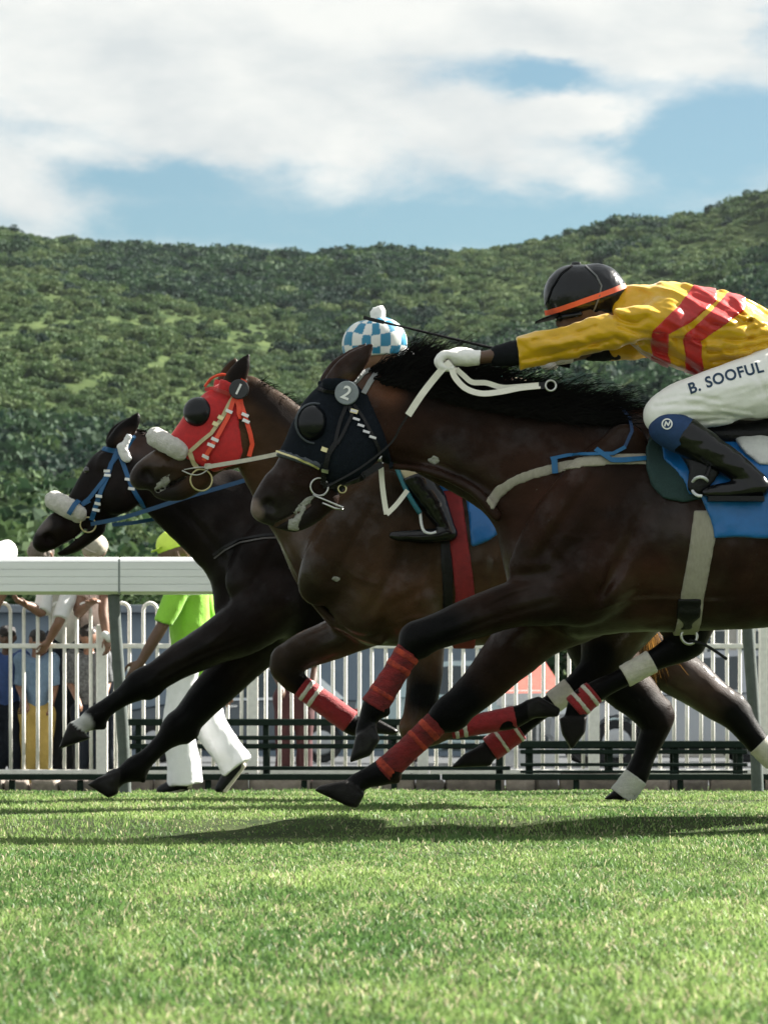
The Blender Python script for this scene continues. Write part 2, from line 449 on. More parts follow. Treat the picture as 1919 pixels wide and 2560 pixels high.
def box(name, lo, hi, material, parent=None, bev=.004):
    off = wloc(parent) if parent is not None else Vector((0,0,0)); V, Fc = box_vf(lo, hi)
    me = mesh_py(name, [(p[0]-off[0], p[1]-off[1], p[2]-off[2]) for p in V], Fc)
    if bev: bevel_mesh(me, bev)
    return link(name, me, material, parent)
def disc(name, c, nrm, r, thick, material, parent, dome=0., seg=28, ecc=1., rings=1):
    """round plate (or dome) facing nrm"""
    nrm = Vector(nrm).normalized(); a = nrm.cross(Vector((0, 0, 1))).normalized(); b = a.cross(nrm) ; c = Vector(c); V, Fc = [], []
    prof = [(1., 0.), (1., thick*.7), (.93, thick)]
    if dome:
        prof = [(1., 0.)] + [(math.cos(t)*.96, thick + math.sin(t)*dome) for t in np.linspace(0, math.pi/2*.94, 8)]
    for rr, z in prof:
        for k in range(seg):
            an = 2*math.pi*k/seg; V.append(c + a*(math.cos(an)*r*rr*ecc) + b*(math.sin(an)*r*rr) + nrm*z)
    for i in range(len(prof)-1):
        for k in range(seg): Fc.append((i*seg+k, i*seg+(k+1) % seg, (i+1)*seg+(k+1) % seg, (i+1)*seg+k))
    Fc += [tuple((len(prof)-1)*seg+k for k in range(seg)), tuple(range(seg))[::-1]]
    return put(name, V, Fc, material, parent, bool(dome))
def text_mesh(body, size, depth=.0, bold=.018, space=1.):
    cu = bpy.data.curves.new('t', 'FONT'); cu.body = body; cu.size = size; cu.align_x = 'CENTER'; cu.align_y = 'CENTER'; cu.offset = size*bold; cu.space_character = space; cu.extrude = depth
    ob = bpy.data.objects.new('t', cu); COL.objects.link(ob); bpy.context.view_layer.update()
    me = bpy.data.meshes.new_from_object(ob.evaluated_get(bpy.context.evaluated_depsgraph_get()))
    bpy.data.objects.remove(ob); bpy.data.curves.remove(cu); return me
# ================================================================== SETTING
# ground: one sheet to the horizon, with the gentle camber of the track
def build_ground():
    ds = np.concatenate([np.linspace(-3, 4, 8), np.linspace(4.4, 26, 160), [32, 40, 60, 90, 120, 160, 240, 500, 1500, 4000]])
    us = np.linspace(-1, 1, 41); V = []
    for d in ds:
        wd = 6 + max(d, 0)*.9
        for q in us:
            x = q*wd; n = .008*math.sin(x*1.7 + d*.9) + .005*math.sin(x*4.1 - d*2.3)
            V.append((x, d, gz(d) + (n if 2 < d < 22 else 0)))
    m = len(us); Q = [(i*m+j, i*m+j+1, (i+1)*m+j+1, (i+1)*m+j) for i in range(len(ds)-1) for j in range(m-1)]
    o = link('ground', mesh_arrays('ground', V, Q), mat('soil_grass', (.025, .045, .014), .9, .35, 9., .4, 90., spec=.1, col2=(.055, .07, .026)))
    return tag(o, kind='structure')
build_ground()

def gnoise(x, d): return .008*np.sin(x*1.7 + d*.9) + .005*np.sin(x*4.1 - d*2.3)

def grass_mat():
    m = bpy.data.materials.new('grass_blades'); m.use_nodes = True; n, l = m.node_tree.nodes, m.node_tree.links
    p = n['Principled BSDF']; p.inputs['Roughness'].default_value = .5; p.inputs['Specular IOR Level'].default_value = .22
    a = n.new('ShaderNodeAttribute'); a.attribute_name = 'Col'; l.new(a.outputs['Color'], p.inputs['Base Color'])
    tr = n.new('ShaderNodeBsdfTranslucent'); l.new(a.outputs['Color'], tr.inputs['Color'])
    ms = n.new('ShaderNodeMixShader'); ms.inputs[0].default_value = .42
    l.new(p.outputs[0], ms.inputs[1]); l.new(tr.outputs[0], ms.inputs[2]); l.new(ms.outputs[0], n['Material Output'].inputs[0])
    return m
def build_grass():
    N = 520000
    # more blades close to the eye, thinning with distance
    t = rng.random(N*2); d = K*1.9*(12.0/1.9)**(t**.93)
    x = (rng.random(N*2)*2-1)*(d/K*.215 + 1.1)
    keep = rng.random(N*2) < np.clip(.30 + .5*fbm(np.stack([x*1.6, d*1.1, d*0], 1), 3)*1.3, 0, 1)
    d, x = d[keep][:N], x[keep][:N]; n = len(d)
    patch = fbm(np.stack([x*1.1, d*.55, d*0+3], 1), 3); fine = fbm(np.stack([x*9, d*5, d*0+8], 1), 2)
    z = gz(d) + gnoise(x, d); tuft_h = fbm(np.stack([x*3.2, d*1.7, d*0+21], 1), 2) > .66
    ht = (.008 + .017*rng.random(n)**1.8)*(.65 + .8*patch)*(1.02 - .03*d/K)
    ht[tuft_h] *= 1.25; edge = (d > 11.2*K); ht[edge] *= .8 + 1.6*rng.random(edge.sum())**4
    wd = .0011 + .0013*rng.random(n) + .00012*d/K
    az = rng.random(n)*2*np.pi; lean = ht*(.25 + .95*rng.random(n)); flat = rng.random(n) < .004; lean[flat] = .03 + .05*rng.random(flat.sum()); ht[flat] *= .8; fa = rng.random(n)*2*np.pi
    lx, ly = np.cos(az)*lean, np.sin(az)*lean; sx, sy = np.cos(fa)*wd, np.sin(fa)*wd*.6
    V = np.zeros((n, 5, 3), np.float32)
    V[:, 0] = np.stack([x-sx, d-sy, z-.004], 1); V[:, 1] = np.stack([x+sx, d+sy, z-.004], 1)
    V[:, 2] = np.stack([x-sx*.8+lx*.4, d-sy*.8+ly*.4, z+ht*.62], 1); V[:, 3] = np.stack([x+sx*.8+lx*.4, d+sy*.8+ly*.4, z+ht*.62], 1)
    V[:, 4] = np.stack([x+lx, d+ly, z+ht*(1-.25*rng.random(n))], 1)
    b = np.arange(n)[:, None]*5
    Q = b + np.array([0, 1, 3, 2]); T = b + np.array([2, 3, 4])
    me = mesh_arrays('grass', V.reshape(-1, 3), Q, True, T)
    tuft = fbm(np.stack([x*3.2, d*1.7, d*0+21], 1), 2) > .66
    g1, g2, straw = np.array([.085, .170, .048]), np.array([.28, .39, .125]), np.array([.56, .52, .32])
    f = np.clip(rng.random(n)*.55 + patch*1.3 - .48 + (fine-.5)*.9, 0, 1)[:, None]; f[tuft] *= .35
    c = g1*(1-f) + g2*f; dry = rng.random(n) < (.08 + .25*np.clip(fine-.45, 0, 1)); c[dry] = straw*(.6 + .4*rng.random((dry.sum(), 1)))
    c[flat] = (.62, .56, .40); c = np.concatenate([c, np.ones((n, 1))], 1)
    at = me.color_attributes.new('Col', 'FLOAT_COLOR', 'POINT'); at.data.foreach_set('color', np.repeat(c, 5, 0).astype(np.float32).ravel())
    o = link('grass', me, grass_mat()); tag(o, 'sunlit mown turf of the race track', 'grass', kind='stuff')
build_grass()

# asphalt yard behind the fence
yard = put('pavement', [(-24, 13.6*K, -.046), (24, 13.6*K, -.046), (50, 60*K, -.046), (-50, 60*K, -.046)], [(0, 1, 2, 3)], mat('asphalt', (.042, .047, .053), .85, .2, 6., .3, 120.))
tag(yard, kind='structure')

# ------------------------------------------------------------------ hills
SKY = [(-2600, 420), (-1600, 480), (-900, 520), (-300, 555), (0, 578), (60, 592), (140, 606), (260, 612), (400, 634), (560, 648), (700, 648), (880, 638), (1050, 648), (1180, 640), (1300, 622), (1450, 596), (1600, 568), (1700, 552), (1800, 526), (1870, 494), (1919, 474), (2100, 400), (2500, 300), (3200, 180), (4200, 120)]
su = np.array([(a - CX)/F_PX for a, b in SKY]); sv = np.array([(HY - b + 14)/F_PX for a, b in SKY])
D0, D1 = 150., 960.
def hill_z(uu, d):
    t = np.clip((d - D0)/(D1 - D0), 0, None)
    zr = np.interp(uu, su, sv)*D1
    z = np.where(t <= 1, zr*np.clip(t, 0, 1)**1.22, zr*(1 - (t-1)*.8))
    p = np.stack([uu*d*.018, d*.009, d*0], -1).reshape(-1, 3)
    n = (fbm(p, 3).reshape(np.shape(d)) - .5)*20*np.clip(t*3, 0, 1)*np.where(t <= 1, 1 - np.clip(t, 0, 1)**3, 1)
    return z + n - 1.0
def build_hill():
    us = np.linspace(-.40, .5, 260); dd = np.concatenate([np.linspace(D0, D1, 150), np.linspace(D1+12, D1+320, 12)])
    U, Dm = np.meshgrid(us, dd); Z = hill_z(U, Dm); V = np.stack([U*Dm, Dm, Z], -1).reshape(-1, 3); m = len(us)
    i, j = np.meshgrid(np.arange(len(dd)-1), np.arange(m-1), indexing='ij'); a = (i*m + j).ravel()
    o = link('hill', mesh_arrays('hill', V, np.stack([a, a+1, a+m+1, a+m], 1)), mat('hill_scrub', (.030, .060, .023), .95, .45, .22, .9, .9, spec=.02, col2=(.088, .118, .045)))
    tag(o, kind='structure')
build_hill()
leafm = []
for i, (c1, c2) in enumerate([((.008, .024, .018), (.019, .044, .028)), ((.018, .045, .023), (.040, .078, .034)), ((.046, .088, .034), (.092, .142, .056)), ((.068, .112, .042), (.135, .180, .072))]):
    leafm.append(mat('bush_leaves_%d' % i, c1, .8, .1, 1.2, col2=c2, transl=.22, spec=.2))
def bush_mesh(seed, m):
    r = np.random.default_rng(seed); n = 620
    lob = [(r.normal(0, .55), r.normal(0, .55), .45 + .5*r.random(), .45 + .45*r.random()) for _ in range(7)]
    V, Q = [], []
    for k in range(n):
        lx, ly, lz, lr = lob[r.integers(7)]
        th = r.random()*2*math.pi; ph = math.acos(1 - 1.75*r.random()); rr = lr*(.72 + .36*r.random())
        c = np.array([lx + rr*math.sin(ph)*math.cos(th), ly + rr*math.sin(ph)*math.sin(th), max(.02, lz + rr*.85*math.cos(ph))])
        a = r.normal(size=3); a /= np.linalg.norm(a); b = np.cross(a, r.normal(size=3)); b /= np.linalg.norm(b); s = .07 + .09*r.random(); b0 = len(V)
        V += [c-a*s-b*s*.7, c+a*s-b*s*.6, c+a*s*.8+b*s*.8, c-a*s*.7+b*s]; Q.append((b0, b0+1, b0+2, b0+3))
    me = mesh_arrays('bush', np.array(V), np.array(Q), False); me.materials.append(m); return me
def build_bushes():
    pc = bpy.data.collections.new('bush_kinds')
    for i in range(8):
        pc.objects.link(bpy.data.objects.new('bush_kind', bush_mesh(50+i, leafm[i % 4])))
    N = 34000; uu = rng.uniform(-.24, .30, N*3); t = rng.random(N*3)**.8; d = D0 + 24 + t*(D1 - D0 - 42)
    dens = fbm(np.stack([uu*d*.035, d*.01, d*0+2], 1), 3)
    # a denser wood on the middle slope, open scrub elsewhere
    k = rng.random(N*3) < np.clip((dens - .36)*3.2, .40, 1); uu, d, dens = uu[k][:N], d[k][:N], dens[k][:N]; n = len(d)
    ridge = rng.uniform(-.24, .30, 2200); uu = np.concatenate([uu, ridge]); d = np.concatenate([d, np.full(2200, D1) - rng.random(2200)*40]); dens = np.concatenate([dens, np.full(2200, .50)]); n = len(d)
    z = hill_z(uu, d); sink = np.full(n, .25); sink[-2200:] = .7; P = np.stack([uu*d, d, z - sink], 1)
    me = bpy.data.meshes.new('hill_bushes'); me.vertices.add(n); me.vertices.foreach_set('co', P.astype(np.float32).ravel())
    sc = (.5 + 1.7*rng.random(n)**2.2)*(.65 + 1.0*np.clip(dens-.25, 0, .5)*2)
    sc[-2200:] *= .8
    for nm, ar, ty in (('scl', sc, 'FLOAT'), ('rot', rng.random(n)*6.28, 'FLOAT')):
        at = me.attributes.new(nm, ty, 'POINT'); at.data.foreach_set('value', ar.astype(np.float32))
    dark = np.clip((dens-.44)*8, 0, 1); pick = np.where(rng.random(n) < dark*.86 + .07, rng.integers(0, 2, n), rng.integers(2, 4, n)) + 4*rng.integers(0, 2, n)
    at = me.attributes.new('pick', 'INT', 'POINT'); at.data.foreach_set('value', pick.astype(np.int32))
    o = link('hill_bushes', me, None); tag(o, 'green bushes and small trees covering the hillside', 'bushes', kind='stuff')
    ng = bpy.data.node_groups.new('bushes', 'GeometryNodeTree')
    ng.interface.new_socket('Geometry', in_out='INPUT', socket_type='NodeSocketGeometry'); ng.interface.new_socket('Geometry', in_out='OUTPUT', socket_type='NodeSocketGeometry')
    N_ = ng.nodes; L_ = ng.links; gi = N_.new('NodeGroupInput'); go = N_.new('NodeGroupOutput')
    ci = N_.new('GeometryNodeCollectionInfo'); ci.inputs['Collection'].default_value = pc; ci.inputs['Separate Children'].default_value = True; ci.inputs['Reset Children'].default_value = True
    ip = N_.new('GeometryNodeInstanceOnPoints'); ip.inputs['Pick Instance'].default_value = True
    def attr(nm, ty):
        a = N_.new('GeometryNodeInputNamedAttribute'); a.data_type = ty; a.inputs['Name'].default_value = nm; return a.outputs['Attribute']
    cx = N_.new('ShaderNodeCombineXYZ'); L_.new(attr('rot', 'FLOAT'), cx.inputs[2])
    L_.new(gi.outputs[0], ip.inputs['Points']); L_.new(ci.outputs[0], ip.inputs['Instance']); L_.new(attr('pick', 'INT'), ip.inputs['Instance Index'])
    L_.new(cx.outputs[0], ip.inputs['Rotation']); L_.new(attr('scl', 'FLOAT'), ip.inputs['Scale']); L_.new(ip.outputs[0], go.inputs[0])
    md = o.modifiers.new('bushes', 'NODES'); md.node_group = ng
build_bushes()

# nearer hedge and trees between the yard and the hill
def leaf_tree(name, label, cat, base, hgt, rx, ry, m, n, lowz, seed, leaf, group=None, trunk=True):
    r = np.random.default_rng(seed); root = empty(name, base, label, cat, group); bx = np.array(base, float)
    lob = [(r.normal(0, .42)*rx, r.normal(0, .42)*ry, lowz + (hgt-lowz)*(.35 + .5*r.random()), (.30 + .22*r.random())) for _ in range(11)]
    V, Q = [], []
    for k in range(n):
        lx, ly, lz, lr = lob[r.integers(11)]; th = r.random()*2*math.pi; cp = 1 - 2*r.random(); sp = math.sqrt(1-cp*cp); rr = lr*(.55 + .55*r.random())
        c = np.array([lx + rr*rx*sp*math.cos(th), ly + rr*ry*sp*math.sin(th), min(max(lz + rr*(hgt-lowz)*.8*cp, lowz*.8), hgt*1.05)])
        a = r.normal(size=3); a /= np.linalg.norm(a); b = np.cross(a, r.normal(size=3)); b /= np.linalg.norm(b); s = leaf*(.6 + .8*r.random()); b0 = len(V)
        V += [c-a*s, c-b*s*.6, c+a*s, c+b*s*.6]; Q.append((b0, b0+1, b0+2, b0+3))
    link('crown', mesh_arrays('crown', np.array(V), np.array(Q), False), m, root)
    if trunk:
        bark = mat('bark', (.10, .08, .06), .9, .3, 12., .6, 30.); VV, FF = [], []
        for (p, rr) in [([(0,0,-.1),(.05,0,hgt*.3),(0,.05,hgt*.6)], [.12,.09,.05])] + [([(0,0,hgt*.3),(l[0]*.5,l[1]*.5,hgt*.45),(l[0],l[1],l[2])], [.07,.05,.02]) for l in lob[:5]]:
            v, f = tube_vf(p, rr, 7); b0 = len(VV); VV += v; FF += [tuple(i+b0 for i in q) for q in f]
        link('trunk', mesh_py('trunk', VV, FF, True), bark, root)
    return root
def wide(px, d): return (px - CX)*d/F_PX
for i, (px, d, h_, rx, lab) in enumerate([(60, 66, 9.2, 5.5, 'rounded green tree behind the bareheaded spectator and the white rail'), (330, 62, 7.4, 4.2, 'low dark green tree behind the man in the lime cap'),
        (-220, 70, 10, 5.5, 'green tree beyond the left end of the white rail'), (820, 68, 9, 5.5, 'green tree hidden behind the middle racehorse'), (1330, 68, 8.5, 5, 'green tree behind the nearest racehorse'), (1820, 64, 9.5, 5, 'green tree behind the yellow-shirted jockey')]):
    leaf_tree('tree', lab, 'tree', (wide(px, d*K), d*K, -.05), h_, rx, rx*.8, leafm[1 + i % 2], 2600, 1.2, 300+i, .26, 'trees at the foot of the hill')

# ------------------------------------------------------------------ white running rail
RAIL_D = 10.2*K
alu = mat('white_rail', (.90, .91, .90), .35, .07, 5., .04, 30., spec=.5, stretch=(.4, 1, 3))
galv = mat('galvanised_post', (.095, .112, .105), .5, .2, 18., .1, 60., spec=.35)
def build_rail():
    zt = W(0, 1393, RAIL_D)[2]; zb = W(0, 1486, RAIL_D)[2]; H = zt - zb
    x0 = wide(-900, RAIL_D)
    root = empty('running_rail', (wide(300, RAIL_D), RAIL_D, gz(RAIL_D)), 'white aluminium running rail on slanted posts along the track', 'rail')
    # profile (y towards camera negative, z): ribbed front, rounded top
    prof = [(.075, zb+.03), (.06, zb), (-.045, zb), (-.07, zb+.012)]
    nr = 4
    for k in range(nr):
        a = zb + .014 + (H*.80)*k/nr; b = zb + .014 + (H*.80)*(k+1)/nr
        prof += [(-.074, a), (-.074, b-.006), (-.068, b-.005), (-.068, b-.001)]
    for t in np.linspace(.15, math.pi-.1, 9): prof.append((-.074*math.cos(t), zt - H*.16 + H*.16*math.sin(t)))
    edges = [wide(p, RAIL_D) for p in (-2860, -1280, 300, 1880, 3460)]
    n = len(prof)
    for a, b in zip(edges[:-1], edges[1:]):
        V, Fc = [], []
        for x in (a+.006, b-.006):
            V += [(x, RAIL_D + y, z) for y, z in prof]
        for k in range(n): Fc.append((k, (k+1) % n, n+(k+1) % n, n+k))
        Fc += [tuple(range(n))[::-1], tuple(n+k for k in range(n))]
        put('rail_section', V, Fc, alu, root)
    for e in edges[1:-1]:
        box('joint_sleeve', (e-.012, RAIL_D-.064, zb+.004), (e+.012, RAIL_D+.05, zt-.012), mat('joint_grey', (.33, .36, .36), .6), root)
        pxs = e*F_PX/RAIL_D + CX
        pts = [W(pxs-16, 1487, RAIL_D), W(pxs-12, 1560, RAIL_D), W(pxs-2, 1700, RAIL_D), W(pxs+8, 1850, RAIL_D), W(pxs+14, 2005, RAIL_D)]
        tube('post', cr(pts), .034, galv, root, 14)
build_rail()

# ------------------------------------------------------------------ white hairpin fence
FD = 13.0*K
wpaint = mat('fence_white', (.86, .84, .79), .5, .10, 25., .1, 80.)
def hairpin_mesh():
    w = .0505; zt, zb = 1.275, .09
    pts = [(-w, 0, zb)] + [(-w, 0, z) for z in (.5, .9, zt-.06)] + [(-w*math.cos(t), 0, zt-.06+.06*math.sin(t)) for t in np.linspace(.25, math.pi-.25, 7)] + [(w, 0, z) for z in (zt-.06, .9, .5)] + [(w, 0, zb)]
    V, Fc = tube_vf(pts, .0135, 7); return mesh_py('picket', V, Fc, True)
hp = hairpin_mesh(); hp.materials.append(wpaint)
posts_px = [-600, -172, 258, 634, 1060, 1487, 1913, 2340]
FLAB = ['white hairpin fence panel left of the frame edge spectators', 'white hairpin fence panel in front of the two boys in blue', 'white hairpin fence panel behind the walking man in lime', 'white hairpin fence panel behind the middle horse front legs',
        'white hairpin fence panel behind the red leg wraps', 'white hairpin fence panel before the silver car door', 'white hairpin fence panel at the right frame edge']
for i in range(len(posts_px)-1):
    a, b = wide(posts_px[i], FD), wide(posts_px[i+1], FD)
    root = empty('fence_panel', (a, FD, gz(FD)), FLAB[i], 'fence', 'white hairpin fence panels')
    n = max(1, int(round((b-a-.1)/.203))); st = (b-a-.08)/n
    for k in range(n):
        o = link('picket', hp, None, root); o.location = (.04 + st*(k+.5), random.uniform(-.003, .003), random.uniform(-.006, .006)+.05); o.rotation_euler = (0, random.uniform(-.006, .006), 0)
    for z, nm in ((.966, 'upper_bar'), (.066, 'lower_bar')):
        box(nm, (a+.04, FD-.018, z-.017), (b-.04, FD+.018, z+.017), wpaint, root, .004)
    box('post', (a-.048, FD-.04, gz(FD)-.02), (a+.03, FD+.045, 1.12), wpaint, root, .008)

# ------------------------------------------------------------------ dark green benches and low beam before the fence
dgreen = mat('dark_green_paint', (.010, .020, .015), .6, .25, 20., .2, 60., spec=.12)
BD = 12.3*K
def zpy(py, d): return HC + (HY - py)*d/F_PX
def bar(nm, x0, x1, py, th, d, root, dep=.05):
    z = zpy(py, d); h = th*d/F_PX/2; box(nm, (wide(x0, d), d-dep/2, z-h), (wide(x1, d), d+dep/2, z+h), dgreen, root, .004)
def bench(lab, x0, x1, bars, posts, d):
    root = empty('bench', (wide(x0, d), d, gz(d)), lab, 'bench', 'dark green benches along the fence')
    for nm, py, th, dep in bars: bar(nm, x0, x1, py, th, d, root, dep)
    for p in posts:
        for yo in (.034, .30):
            box('leg', (wide(p, d)-.02, d+yo, gz(d)-.02), (wide(p, d)+.02, d+yo+.035, zpy(bars[0][1], d)-.005 if yo < .1 else zpy(1866, d)), dgreen, root, .003)
    d2 = d + .2
    for k in range(3): box('seat_slat', (wide(x0, d), d+.085+.075*k, zpy(1868, d)-.012), (wide(x1, d), d+.15+.075*k, zpy(1868, d)+.012), dgreen, root, .003)
bench('dark green slatted bench behind the walking man in white trousers', 320, 1275, [('back_slat', 1806, 17, .03), ('back_slat', 1845, 11, .03), ('back_slat', 1866, 12, .03), ('foot_bar', 1921, 10, .03)], (345, 664, 985, 1250), BD)
bench('dark green slatted bench in front of the silver car', 1300, 1868, [('back_slat', 1861, 17, .03), ('back_slat', 1880, 11, .03), ('foot_bar', 1912, 8, .03), ('foot_bar', 1930, 7, .03)], (1325, 1525, 1690, 1850), BD)
BM = 12.15*K
bm_root = empty('low_beam', (wide(-60, BM), BM, gz(BM)), 'long dark beam on short stubs at the edge of the turf', 'barrier')
for a, b in ((-420, 330), (334, 1100), (1104, 1930), (1934, 2400)): bar('beam', a, b, 1943, 15, BM, bm_root, .08)
for p in (-300, 30, 200, 520, 760, 985, 1245, 1440, 1700, 1905, 2200): box('stub', (wide(p, BM)-.02, BM-.01, gz(BM)-.05), (wide(p, BM)+.02, BM+.04, zpy(1951, BM)), dgreen, bm_root, .003)

# stone edging
stonem = [mat('edging_stone_%d' % i, c, .9, .3, 14., .6, 40.) for i, c in enumerate([(.23, .19, .16), (.30, .25, .21), (.17, .145, .125)])]
SD = 12.28*K
edge_root = empty('stone_edging', (0, SD, gz(SD)), 'low edging of rough brown stones below the fence', 'kerb')
x = wide(-250, SD); k = 0
while x < wide(2150, SD):
    L = random.uniform(.16, .42); hh = random.uniform(.075, .125); r_ = random.Random(k); V, Fc = box_vf((x, SD, gz(SD)-.05), (x+L-.012, SD+.18, gz(SD)+hh))
    bm = bmesh.new(); vs = [bm.verts.new(p) for p in V]; [bm.faces.new([vs[i] for i in f]) for f in Fc]
    bmesh.ops.bevel(bm, geom=bm.edges[:], offset=.03, segments=2, affect='EDGES', profile=.6)
    for v_ in bm.verts: v_.co += Vector((r_.uniform(-.012, .012), r_.uniform(-.012, .012), r_.uniform(-.012, .012)))
    me = bpy.data.meshes.new('stone'); off = wloc(edge_root)
    for v_ in bm.verts: v_.co -= off
    bm.to_mesh(me); bm.free(); me.polygons.foreach_set('use_smooth', [True]*len(me.polygons)); link('stone', me, stonem[k % 3], edge_root); x += L; k += 1

# ------------------------------------------------------------------ parked cars
tyre = mat('tyre', (.02, .02, .021), .85); rimm = mat('rim', (.45, .46, .47), .35, metal=.8); glassm = mat('car_glass', (.012, .03, .04), .06, .1, spec=.6, coat=.6)
chrome = mat('chrome', (.6, .61, .62), .2, .05, metal=.9); redl = mat('tail_lamp', (.45, .03, .02), .25); orangel = mat('orange_lamp', (.85, .25, .03), .3); headl = mat('head_lamp', (.75, .78, .8), .15, coat=.8)
def car(name, label, x, d, paint, L=4.2, face=-1, H=1.46, wagon=False, top=None):
    """side-on car; face -1: nose to the left"""
    root = empty(name, (x, d, gz(d)), label, 'car', 'cars parked behind the fence'); W_ = .84; z0 = gz(d)
    def prof(s): return [( -L/2, .42), (-L/2+.02, .62), (-L/2+.10, .74), (-L*.24, .90), (-.0*L, .93), (L*.30, .95), (L/2-.06, .93 if not wagon else .97), (L/2, .62), (L/2-.02, .36), (L/2-.25, .24), (-L/2+.2, .22)]
    roof = [(-L*.25, .90), (-L*.09, H-.05), (-.02*L, H), (L*.16, H), (L*.27, H-.06) if not wagon else (L*.40, H-.03), (L*.40, .95) if not wagon else (L/2-.05, .97)]
    def arch(cx_, r_):   # wheel arch points along the sill
        return [(cx_ + r_*math.cos(t), .30 + r_*math.sin(t)) for t in np.linspace(-.25, math.pi+.25, 9)]
    P = prof(0); low = P[:9]; out = low + [(L/2-.25, .22)] + arch(L*.31, .36) + [(0, .20)] + arch(-L*.31, .36) + [(-L/2+.2, .22)]
    pts = [(px_*(-face), pz) for px_, pz in out]
    def loft(nm, poly, ys, m, sm=False):
        V, Fc = [], []; n = len(poly)
        for y, sc, inset in ys:
            for (a, b) in poly: V.append((x + a*sc, d + y, z0 + b - inset))
        for i in range(len(ys)-1):
            for k in range(n): Fc.append((i*n+k, i*n+(k+1) % n, (i+1)*n+(k+1) % n, (i+1)*n+k))
        Fc += [tuple(range(n))[::-1], tuple((len(ys)-1)*n+k for k in range(n))]
        return put(nm, V, Fc, m, root, sm)
    b = loft('body', pts, [(-W_+.05, .97, .02), (-W_, 1, 0), (-W_+.0, 1, 0.0), (W_, 1, 0), (W_-.05+.1, .97, .02)][0:1] + [(-W_+.01, .995, 0), (W_-.01, .995, 0), (W_+.02, .97, .02)], paint)
    rp = [(a*(-face), b_) for a, b_ in roof]
    n = len(rp); V, Fc = [], []
    for sgn in (-1, 1):
        for a, b_ in rp:
            f = (b_-.9)/(H-.9); V.append((x+a, d + sgn*(W_ - .03 - .16*f), z0+b_))
    for k in range(n-1): Fc.append((k, k+1, n+k+1, n+k))
    Fc += [tuple(range(n))[::-1], tuple(n+k for k in range(n))]
    put('cabin', V, Fc, top or paint, root)
    # windows set in the cabin sides
    def win(pl, sgn):
        V2 = []
        for lay in (.004, -.01):
            for a, b_ in pl:
                f = (b_-.9)/(H-.9); V2.append((x + a*(-face), d + sgn*(W_ - .03 - .16*f + lay), z0+b_))
        m_ = len(pl); F2 = [tuple(range(m_)), tuple(range(2*m_-1, m_-1, -1))] + [(k, (k+1) % m_, m_+(k+1) % m_, m_+k) for k in range(m_)]
        put('window', V2, F2, glassm, root)
    for sgn in (-1, 1):
        win([(-L*.20, .97), (-L*.075, H-.10), (L*.04, H-.07), (L*.04, .97)], sgn)
        win([(L*.06, .97), (L*.06, H-.07), (L*.16, H-.07), (L*.25, H-.12) if not wagon else (L*.24, H-.07), (L*.24, .99)], sgn)
        if wagon: win([(L*.26, .99), (L*.26, H-.07), (L*.38, H-.09), (L*.43, .99)], sgn)
        for q in (-.02, .20): put('handle', *box_vf((x + (L*q*(-face))-.07, d + sgn*(W_+.004)-.012, z0+.83), (x + (L*q*(-face))+.07, d + sgn*(W_+.004)+.012, z0+.86)), chrome, root)
    for cx_ in (-L*.31, L*.31):
        for sgn in (-1, 1):
            c = (x + cx_*(-face), d + sgn*(W_-.10), z0+.30); V, Fc = [], []; w = put('wheel', *[q for q in wheel_vf(c, .30, .19)], tyre, root)
            disc('rim', (c[0], c[1] + sgn*.098, c[2]), (0, sgn, 0), .19, .012, rimm, w, dome=.015, seg=18)
    fx = -L/2*(-face)*1.0
    for sgn in (-1, 1):
        for nm, xx, m_ in (('head_lamp', -L/2+.13, headl), ('tail_lamp', L/2-.07, redl)):
            put(nm, *box_vf((x + xx*(-face)-.10, d + sgn*(W_-.06)-.07, z0+.66), (x + xx*(-face)+.10, d + sgn*(W_-.06)+.075, z0+.78)), m_, root)
    put('sill', *box_vf((x-L*.19, d-W_-.012, z0+.21), (x+L*.19, d-W_+.03, z0+.30)), tyre, root)
    return root
def wheel_vf(c, r, w, seg=26):
    V, Fc = [], []
    for rr, y in ((r*.60, -w/2), (r*.93, -w/2), (r, -w*.35), (r, w*.35), (r*.93, w/2), (r*.60, w/2)):
        for k in range(seg): an = 2*math.pi*k/seg; V.append((c[0]+rr*math.cos(an), c[1]+y, c[2]+rr*math.sin(an)))
    for i in range(5):
        for k in range(seg): Fc.append((i*seg+k, i*seg+(k+1) % seg, (i+1)*seg+(k+1) % seg, (i+1)*seg+k))
    Fc += [tuple(range(seg))[::-1], tuple(5*seg+k for k in range(seg))]
    return V, Fc
pw = mat('paint_white', (.74, .76, .77), .25, .03, 2., coat=.7); ps = mat('paint_silver', (.42, .44, .47), .3, .04, 2., metal=.45, coat=.7); pb = mat('paint_dark_blue', (.03, .05, .08), .25, .03, 2., coat=.7); pw2 = mat('paint_pale_teal', (.42, .56, .58), .25, .03, 2., coat=.7)
CD = 15.4*K
car('parked_car', 'silver car behind the right end of the fence', wide(1800, 46), 46., ps, 4.4, -1)
car('parked_car', 'white car, its lower body coloured as in shade, behind the walking man in white trousers', wide(600, 55), 55., mat('paint_white_shaded', (.085, .11, .135), .3, .04, 2., coat=.6), 4.0, -1, top=pw)  # white car; the shade on its side is put into the body paint
car('parked_car', 'pale teal car behind the red leg wraps', wide(1240, 52), 52., pw2, 4.1, 1)
car('parked_car', 'white estate car in the second row behind the silver car', wide(2080, 56), 56., pw, 4.4, -1, 1.6, True)

